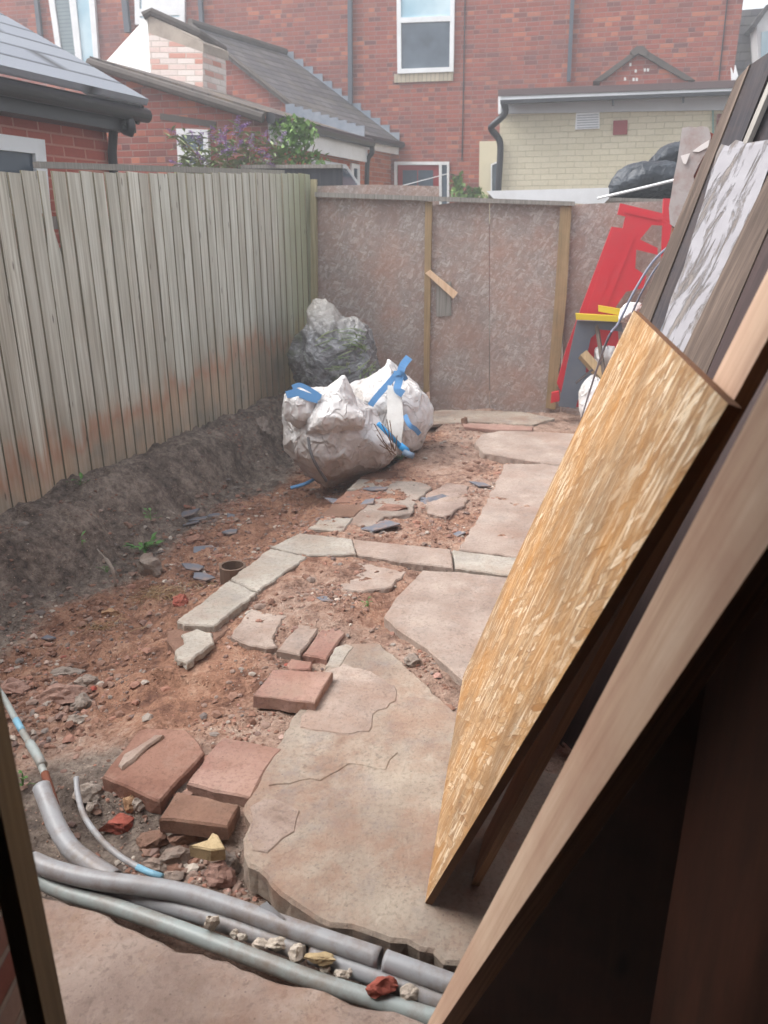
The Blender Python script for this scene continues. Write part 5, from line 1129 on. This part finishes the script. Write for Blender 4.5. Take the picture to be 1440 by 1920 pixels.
m_ = M(); m_.prism([Q0, P0, pb0, qb0], dd_ * .22); m_.build('gable_wall', BRICK_OLD, t4)
m_ = M(); m_.box(qb0 + dd_ * .22, dlen - dd_ * .22, (P0 - Q0) * .05 - UP * (P0 - Q0).z * .05, UP * (Q0.z - .2)); m_.build('back_wall', BRICK_OLD, t4)
sv = (Q0 - P0); sv.z = 0; sv = sv.normalized()
pb1 = Vector((P1.x, P1.y, -.1))
m_ = M(); m_.prism([P0 + dd_ * .22 - UP * .05 + sv * .1, P1 + sv * .1 - UP * .05, pb1 + sv * .1, pb0 + dd_ * .22 + sv * .1], sv * .2); m_.build('side_wall', BRICK_ORANGE, t4)
m_ = M(); m_.tube([Q0 - dd_ * .13 + rn * .0, P0 - dd_ * .13 + rn * .0], .05, 8); m_.build('mortared_verge', LINTEL, t4)
m_ = M(); m_.tube([P0 - sv * .07 - dd_ * .1, P1 - sv * .07], .06, 8); m_.build('gutter', BLACKP, t4)
m_ = M(); m_.box(P0 - UP * .24 - sv * .01, dlen, sv * .03, UP * .2); m_.build('fascia', WHITE, t4)
m_ = M(); g0 = P1 - sv * .07; m_.tube(smoothpts([g0, g0 - UP * .12, g0 + sv * .06 - UP * .22, g0 + sv * .08 - UP * .6], 4), .035, 8); m_.build('downpipe', BLACKP, t4, smooth=True)
pan(BPl, [(300, 212), (405, 228), (405, 240), (300, 224)], .01, .05, 'lintel', LINTEL, t4)
window(BPl, [(330, 241), (389, 243), (392, 318), (334, 316)], 9, t4, off=.06, bars=(.62,))
SPl = (P0.x + sv.x * .1, P0.y + sv.y * .1, dd_.x, dd_.y)
def sidewin(s0, s1, z0, z1, tilt=0):
    a = Vector((P0.x, P0.y, 0)) - sv * 0.0 + sv * .07; W_ = [a + dd_ * s0 + UP * z1, a + dd_ * s1 + UP * z1, a + dd_ * s1 + UP * z0 - sv * tilt, a + dd_ * s0 + UP * z0 - sv * tilt]
    m_ = M(); fw = .06; L_ = s1 - s0; H_ = z1 - z0; X_ = lambda s, t: W_[0].lerp(W_[1], s).lerp(W_[3].lerp(W_[2], s), t); fx, fy = fw / L_, fw / H_
    for (s0_, s1_, t0, t1) in ((0, fx, 0, 1), (1 - fx, 1, 0, 1), (fx, 1 - fx, 0, fy), (fx, 1 - fx, 1 - fy, 1)): m_.prism([X_(s0_, t0), X_(s1_, t0), X_(s1_, t1), X_(s0_, t1)], sv * .05)
    w_ = m_.build('window', WHITE, t4); p = M(); p.prism([X_(fx, fy) + sv * .02, X_(1 - fx, fy) + sv * .02, X_(1 - fx, 1 - fy) + sv * .02, X_(fx, 1 - fy) + sv * .02], sv * .01); p.build('pane', PANE, w_)
LL = dlen.length
sidewin(LL * .42, LL * .80, 2.05, 2.42, .28); sidewin(LL * .87, LL * .97, 1.9, 2.45)
# stepped flashing between this roof and the gable behind
m_ = M(); k_ = 9; A_, B_2 = Q1.lerp(P1, .42), Q1.lerp(P1, .98)
for i in range(k_):
    a, b = A_.lerp(B_2, i / k_), A_.lerp(B_2, (i + 1) / k_); o_ = rn * .07 - dd_ * .04
    m_.prism([a + o_ - UP * .05, b + o_ - UP * .05, b + o_ + UP * .14, Vector((a.x, a.y, b.z)) + o_ + UP * .14 + UP * .0], dd_ * .02)
m_.build('stepped_flashing', LEAD, t4)
# whitewashed parapet stub
dq = 10.1
cap = [D(277, 28, dq), D(381, 80, dq), D(381, 98, dq), D(279, 62, dq)]
front = [D(279, 62, dq), D(380, 97, dq), D(381, 166, dq), D(283, 142, dq)]
bk_ = dd_ * .9 - he * .55
t5 = thing('whitewashed_chimney', D(330, 165, dq), 'flaking whitewashed brick stub with sloping stone cap rising from the lower lean-to roof', 'chimney')
m_ = M(); m_.prism(front + [], dd_ * .55); m_.build('brickwork', BRICK_FLAKE, t5)
m_ = M(); m_.prism(cap, dd_ * .6); m_.build('stone_cap', m_plain('pale_stone_cap', sr(168, 152, 136), .9, dirt=sr(110, 96, 84), dirtamt=.6, bumps=.5), t5)
m_ = M(); m_.prism([D(198, 116, dq + .35), D(276, 30, dq + .02), D(278.5, 64, dq + .02), D(283, 143, dq + .02)], dd_ * .3); m_.build('rendered_side', WHITE_REND, t5)
m_ = M(); m_.tube([D(268, 30, dq - .02), D(283, 22, dq - .02), D(372, 62, dq + .1), D(420, 92, dq + .8)], .05, 8); m_.build('capping_tiles', LINTEL, t5)
# --------- cream flat roofed extension
CP = (3.5, 11.4, math.cos(R(17)), -math.sin(R(17))); cd_ = away(CP)
t6 = thing('cream_extension', Wp(1150, 360, CP), 'cream painted brick extension with flat roof and white fascia on the right', 'outbuilding')
pan(CP, [(938, 195), (1420, 170), (1420, 560), (930, 560)], 0, 3.2, 'wall', BRICK_CREAM, t6)
pan(CP, [(934, 168), (1420, 149), (1420, 163), (934, 180)], .28, 3.6, 'roof', m_plain('brown_felt', sr(104, 86, 86), .9), t6)
pan(CP, [(935, 180), (1420, 163), (1420, 176), (935, 192)], .26, .05, 'fascia', WHITE, t6)
pan(CP, [(938, 196), (1420, 178), (1420, 205), (938, 213)], .05, .06, 'soffit_board', m_plain('greyish_white_board', sr(196, 200, 206), .5), t6)
bar(CP, (938, 191), (1400, 173), 7, .36, .09, 'gutter', BLACKP, t6)
for u in (1149, 1281): pan(CP, [(u - 3, 184 - (u - 1149) * .04), (u + 3, 184 - (u - 1149) * .04), (u + 2, 198 - (u - 1149) * .04), (u - 2, 198 - (u - 1149) * .04)], .34, .05, 'bracket', BLACKP, t6)
m_ = M(); m_.tube(smoothpts([Wp(u, v, shift(CP, o)) for u, v, o in [(944, 190, .3), (947, 212, .25), (925, 234, .2), (921, 242, .15), (936, 262, .08), (938, 290, .08), (934, 362, .08), (930, 500, .08)]], 4), .045, 8); m_.build('downpipe', BLACKP, t6, smooth=True)
pan(CP, [(934, 180), (940, 180), (939, 213), (934, 214)], .27, .05, 'fascia_end', WHITE, t6)
v_ = pan(CP, [(1080, 212), (1124, 210), (1124, 241), (1078, 243)], .03, .03, 'vent', WHITE, t6)
for i in range(6): pan(CP, [(1082, 216 + i * 4.6), (1122, 214 + i * 4.6), (1122, 215.6 + i * 4.6), (1082, 217.6 + i * 4.6)], .04, .012, 'slat', m_plain('vent_shadow_grey', sr(170, 174, 180), .6), v_)
pan(CP, [(1150, 226), (1177, 225), (1176, 252), (1149, 253)], .02, .03, 'red_vent', m_plain('dull_red_vent', sr(156, 60, 64), .6), t6)
bar(CP, (1337, 205), (1337, 300), 3, .03, .03, 'green_pipe', m_plain('green_pipe_paint', sr(110, 150, 140), .5), t6)
pan(CP, [(1344, 214), (1362, 212), (1362, 260), (1342, 262)], .03, .04, 'red_brick_patch', BRICK_OLD, t6)
# --------- small gable behind it
GP = (2.6, 14.4, he.x, he.y)
t7 = thing('brick_gable', Wp(1200, 150, GP), 'small brick gable with grey ridge tiles peeping over the cream extension roof', 'outbuilding')
pan(GP, [(1125, 152), (1198, 100), (1290, 148), (1290, 330), (1125, 330)], 0, .7, 'wall', BRICK_OLD, t7)
m_ = M(); q = shift(GP, .06)
m_.prism([Wp(u, v, q) for u, v in [(1112, 152), (1190, 95), (1200, 88), (1198, 100), (1128, 152)]], away(GP) * .8)
m_.prism([Wp(u, v, q) for u, v in [(1198, 100), (1200, 88), (1212, 94), (1304, 150), (1284, 150)]], away(GP) * .8)
m_.build('verge_tiles', LINTEL, t7)
pan(GP, [(1182, 96), (1194, 86), (1206, 86), (1216, 96), (1210, 106), (1198, 100), (1187, 106)], .09, .85, 'ridge_tile', LINTEL, t7)
for (u, v) in [(1180, 118), (1190, 130), (1207, 128), (1213, 128), (1170, 145), (1186, 146), (1192, 146)]: pan(GP, rect(u, v, u + 4, v + 6), .004, .004, 'paint_fleck', WHITE_REND, t7)
# --------- far right house with dormer
DP = (10.2, 21.5, he.x, he.y)
t8 = thing('slate_roof_house', Wp(1400, 150, DP), 'distant house with dark slate roof and white dormer at the top right corner', 'house')
pan(DP, [(1374, 20), (1500, 10), (1620, 10), (1620, 300), (1362, 300)], 0, .3, 'roof', SLATE, t8)
pan(DP, [(1300, 250), (1620, 250), (1620, 600), (1300, 600)], .1, 6, 'wall', BRICK_OLD, t8)
pan(DP, [(1418, 42), (1440, 12), (1500, -6), (1500, 140), (1424, 140)], .8, .9, 'dormer', WHITE, t8)
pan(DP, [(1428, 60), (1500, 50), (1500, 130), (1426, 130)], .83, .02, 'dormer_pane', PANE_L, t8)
pan(DP, [(1408, 48), (1436, 10), (1500, -20), (1500, -6), (1440, 18), (1416, 52)], .9, 1.0, 'dormer_roof', SLATE, t8)
m_ = M(); q = (3.9, 12.5, he.x, he.y)
m_.prism([Wp(u, v, q) for u, v in [(1371, 126), (1376, 140), (1379, 122), (1384, 142), (1380, 150), (1372, 150)]], away(q) * .05); T(m_.build('roof_flashing', WHITE), 'small jagged white piece at the end of the cream extension roof', 'flashing')
# --------- left modern extension
LPl = (-2.17, 6.7, .366, .93); le = Vector((.366, .93, 0)).normalized(); ln_ = Vector((.93, -.366, 0)).normalized(); lc = Vector((-2.17, 6.7, 0))
t9 = thing('red_brick_extension', lc, 'neat red brick extension with smooth grey tiled roof and black gutter at the upper left', 'outbuilding')
zw = 2.36
m_ = M(); m_.box(lc + UP * -.1 - le * 7, le * 7, -ln_ * 4.5, UP * (zw + .1)); m_.build('wall', BRICK_NEW, t9)
ze = Wp(265, 211, (lc.x + ln_.x * .3, lc.y + ln_.y * .3, .366, .93)).z
ec = lc + ln_ * .30 + le * .14; pitch = R(27)
slope = (-ln_ * math.cos(pitch) + UP * math.sin(pitch)); A_ = Vector((ec.x, ec.y, 2.50)); B_3 = A_ - le * 7.2; rr_ = slope.cross(le).normalized(); rr_ = rr_ if rr_.z > 0 else -rr_
m_ = M(); m_.prism([A_, B_3, B_3 + slope * 3.2, A_ + slope * 3.2], rr_ * .05); m_.build('roof', SLATE_N, t9, uvframe=(le, slope))
m_ = M(); m_.box(A_ - UP * .19 - ln_ * .14 - le * 7.1, le * 7.08, ln_ * .03, UP * .175); m_.build('fascia', BLACKP, t9)
m_ = M(); m_.box(A_ - UP * .19 - ln_ * .30 - le * 7.1, le * 7.0, ln_ * .155, UP * .02); m_.build('soffit', BLACKP, t9)
m_ = M(); m_.tube([A_ - UP * .06 - ln_ * .05 - le * 7.1, A_ - UP * .06 - ln_ * .05 + le * .05], .055, 10); m_.build('gutter', BLACKP, t9, smooth=True)
m_ = M(); m_.prism([A_ - rr_ * .005 - le * .03, A_ + slope * 3.2 - rr_ * .005 - le * .03, A_ + slope * 3.2 - rr_ * .15 - le * .03, A_ - rr_ * .15 - le * .03], -le * .03); m_.build('bargeboard', BLACKP, t9)
m_ = M(); g0 = A_ - UP * .08 - ln_ * .06 - le * .16; m_.tube(smoothpts([g0, g0 - UP * .12, g0 - ln_ * .19 - UP * .25, g0 - ln_ * .19 - UP * 2.3], 4), .036, 10); m_.build('downpipe', BLACKP, t9, smooth=True)
window(LPl, [(-80, 240), (84, 262), (96, 400), (-80, 400)], 22, t9, off=.06)
# --------- bin shelter with bags behind the fence
S0 = (1.9, 7.75, .985, -.17)
t10 = thing('bin_shelter', Wp(1050, 380, S0), 'low flat shelter with white fascia strip just behind the far fence', 'shelter')
m_ = M(); m_.prism([Wp(u, v, S0) for u, v in [(912, 358), (1142, 352), (1142, 372), (1130, 384), (1075, 381), (925, 372)]], away(S0) * .04); m_.build('white_strip', WHITE, t10)
top = [Wp(915, 360, S0) + away(S0) * .05, Wp(1330, 368, S0) + away(S0) * .05]; 
m_ = M(); m_.prism([top[0] - UP * .02, top[1] - UP * .03, top[1] - UP * .06, top[0] - UP * .05], away(S0) * 1.0); m_.build('top_board', GREYWOOD, t10)
for q in (0.03, .95):
    m_ = M(); p = top[0].lerp(top[1], q) + away(S0) * .4; m_.box((p.x, p.y, -.1), (.07, 0, 0), (0, .07, 0), (0, 0, p.z - .0)); m_.build('post', GREYWOOD, t10)
blob('bin_bag', [(1140, 366), (1143, 345), (1154, 326), (1172, 315), (1200, 311), (1240, 313), (1290, 318), (1300, 372), (1200, 378), (1150, 374)], (1215, 346), 7.6, .32, BAGK, None, .025, 5, 2); T(bpy.data.objects['bin_bag'], 'lower long black bin bag lying on top of the far fence line', 'bag')
blob('bin_bag', [(1212, 318), (1219, 300), (1232, 287), (1252, 278), (1280, 270), (1310, 285), (1310, 330), (1240, 326)], (1262, 302), 7.7, .26, BAGK, None, .02, 6, 5); T(bpy.data.objects['bin_bag.001'], 'upper black bin bag stacked on the lower one', 'bag')
m_ = M(); m_.tube([Wp(1120, 372, shift(S0, .25)), Wp(1180, 358, shift(S0, .3)), Wp(1275, 335, shift(S0, .3))], .013, 6); T(m_.build('cord', WHITE), 'pale cord running across the lower black bin bag', 'cord')
# --------- washing line
m_ = M(); m_.tube([Wp(740, 352, (0, 10, 1, 0)), Wp(842, 325, (0, 12, 1, 0))], .006, 4); T(m_.build('washing_line', WHITE), 'thin pale line in front of the red door', 'line')
# ================================================================== PLANTS BEHIND THE FENCE
rr = random.Random(21)
tbd = thing('buddleia', D(430, 400, 8.0), 'purple flowering bush behind the grey fence, below the small white window', 'bush')
st, lv, fl = M(), M(), M()
for (u0, v0, u1, v1) in [(420, 380, 332, 252), (430, 380, 345, 275), (400, 380, 365, 300), (440, 380, 402, 252), (450, 380, 420, 262), (430, 380, 442, 240), (470, 380, 470, 250), (480, 380, 490, 262), (500, 380, 500, 285), (420, 380, 385, 310), (450, 380, 430, 300), (380, 380, 338, 310), (370, 380, 350, 295), (480, 380, 520, 268), (400, 390, 372, 268), (470, 380, 455, 300), (390, 380, 410, 290), (440, 380, 460, 275), (500, 390, 515, 300)]:
    d0 = 8.0 + rr.uniform(-.25, .35); a, b = D(u0, v0, d0), D(u1, v1, d0 + rr.uniform(-.3, .3)); mid = a.lerp(b, .55) + Vector((rr.uniform(-.08, .08), 0, .05)); pts = smoothpts([a, mid, b], 6); st.tube(pts, .006, 4, cap=False)
    for k in range(46):
        p = pts[min(len(pts) - 1, int((.25 + .75 * rr.random()) * len(pts)))] + Vector((rr.gauss(0, .035), rr.gauss(0, .03), rr.gauss(0, .03))); aa = rr.uniform(0, 6.28)
        leaf(lv, p, Vector((math.cos(aa), math.sin(aa) * .7, rr.uniform(-.5, .6))), rr.uniform(.07, .15), .034)
    if rr.random() < .8:
        q = pts[-1]; dr_ = (pts[-1] - pts[-3]).normalized(); dr_ = (dr_ + Vector((rr.uniform(-.5, .5), 0, rr.uniform(-.3, .1)))).normalized(); L = rr.uniform(.1, .17)
        for k in range(90):
            s_2 = rr.random(); rad = .028 * (1 - s_2 * .7); aa = rr.uniform(0, 6.28); off = Vector((math.cos(aa), math.sin(aa), rr.uniform(-.5, .5))) * rad
            leaf(fl, q + dr_ * L * s_2 + off, off, .018, .018)
for (u, v, dx, dz) in [(445, 248, .1, .08), (402, 262, -.09, .09), (470, 268, .03, .1), (372, 262, -.1, .1), (350, 310, -.08, .02), (492, 285, .08, -.05), (425, 270, -.06, .1), (500, 300, .07, -.06), (452, 240, .1, .06), (418, 255, .05, .1), (440, 280, .09, .08)]:
    q = D(u, v, 7.7); dr_ = Vector((dx, 0, dz)).normalized(); L = rr.uniform(.11, .18)
    for k in range(80):
        s_2 = rr.random(); rad = .032 * (1 - s_2 * .7); aa = rr.uniform(0, 6.28); off = Vector((math.cos(aa), math.sin(aa), rr.uniform(-.5, .5))) * rad
        leaf(fl, q + dr_ * L * (s_2 - .4) + off, off, .02, .02)
st.build('stems', STEM, tbd); lv.build('leaves', LEAF2, tbd); fl.build('flower_spikes', PURPLE, tbd)
tcl = thing('climber', D(556, 330, 8.4), 'bright green large leaved climber on top of the black stained fence', 'plant')
lv, st = M(), M()
for (u, v, ru, rv, n_) in [(556, 262, 26, 26, 230), (548, 232, 22, 12, 90), (580, 250, 14, 18, 70), (530, 285, 14, 18, 60), (570, 298, 22, 12, 70), (600, 300, 10, 6, 16), (520, 244, 10, 8, 20)]:
    for _ in range(n_):
        p = D(u + rr.gauss(0, .5) * ru, v + rr.gauss(0, .5) * rv, 8.35 + rr.uniform(-.18, .2)); aa = rr.uniform(0, 6.28); leaf(lv, p, Vector((math.cos(aa), -.5 + rr.uniform(-.5, .5), math.sin(aa) - .3)), rr.uniform(.05, .1), rr.uniform(.04, .07))
for (u, v) in [(540, 240), (570, 235), (590, 270), (530, 270), (560, 250)]: st.tube(smoothpts([D(562, 330, 8.4), D((562 + u) / 2 + 5, (330 + v) / 2, 8.4), D(u, v, 8.35)], 4), .006, 4)
for k in range(16):
    st.tube([D(545, 225, 8.3), D(555 + k * .6, 222 - k * .3, 8.3)], .01, 4) if k == 0 else None
lv.build('leaves', LEAF, tcl); st.build('stems', STEM, tcl)
tiv = thing('ivy_shoot', Wp(862, 400, shift(MW, .5)), 'green shoots growing against the brick wall right of the red door', 'plant')
lv = M()
for (u, v, ru, rv, n_) in [(858, 350, 9, 12, 70), (862, 335, 4, 6, 16), (880, 362, 18, 4, 60), (900, 364, 10, 3, 20)]:
    for _ in range(n_):
        p = Wp(u + rr.gauss(0, .6) * ru, v + rr.gauss(0, .6) * rv, shift(MW, .4 + rr.uniform(-.1, .2))); aa = rr.uniform(0, 6.28); leaf(lv, p, Vector((math.cos(aa), -.5, math.sin(aa))), .12, .08)
lv.build('leaves', LEAF, tiv)

# ================================================================== HAZE (added volume standing in for lens glare)
hm = bpy.data.materials.new('haze'); hm.use_nodes = True; ht = hm.node_tree; ht.nodes.clear()
ho = ht.nodes.new('ShaderNodeOutputMaterial'); hv = ht.nodes.new('ShaderNodeVolumePrincipled'); hv.inputs['Color'].default_value = (.93, .96, 1, 1); hv.inputs['Density'].default_value = .012; hv.inputs['Anisotropy'].default_value = .2
ht.links.new(hv.outputs[0], ho.inputs['Volume'])
m_ = M(); m_.box((-125, -125, -1.2), (250, 0, 0), (0, 250, 0), (0, 0, 15)); T(m_.build('haze', hm), 'thin added haze standing in for lens glare over the yard and far houses', 'haze', kind='stuff')
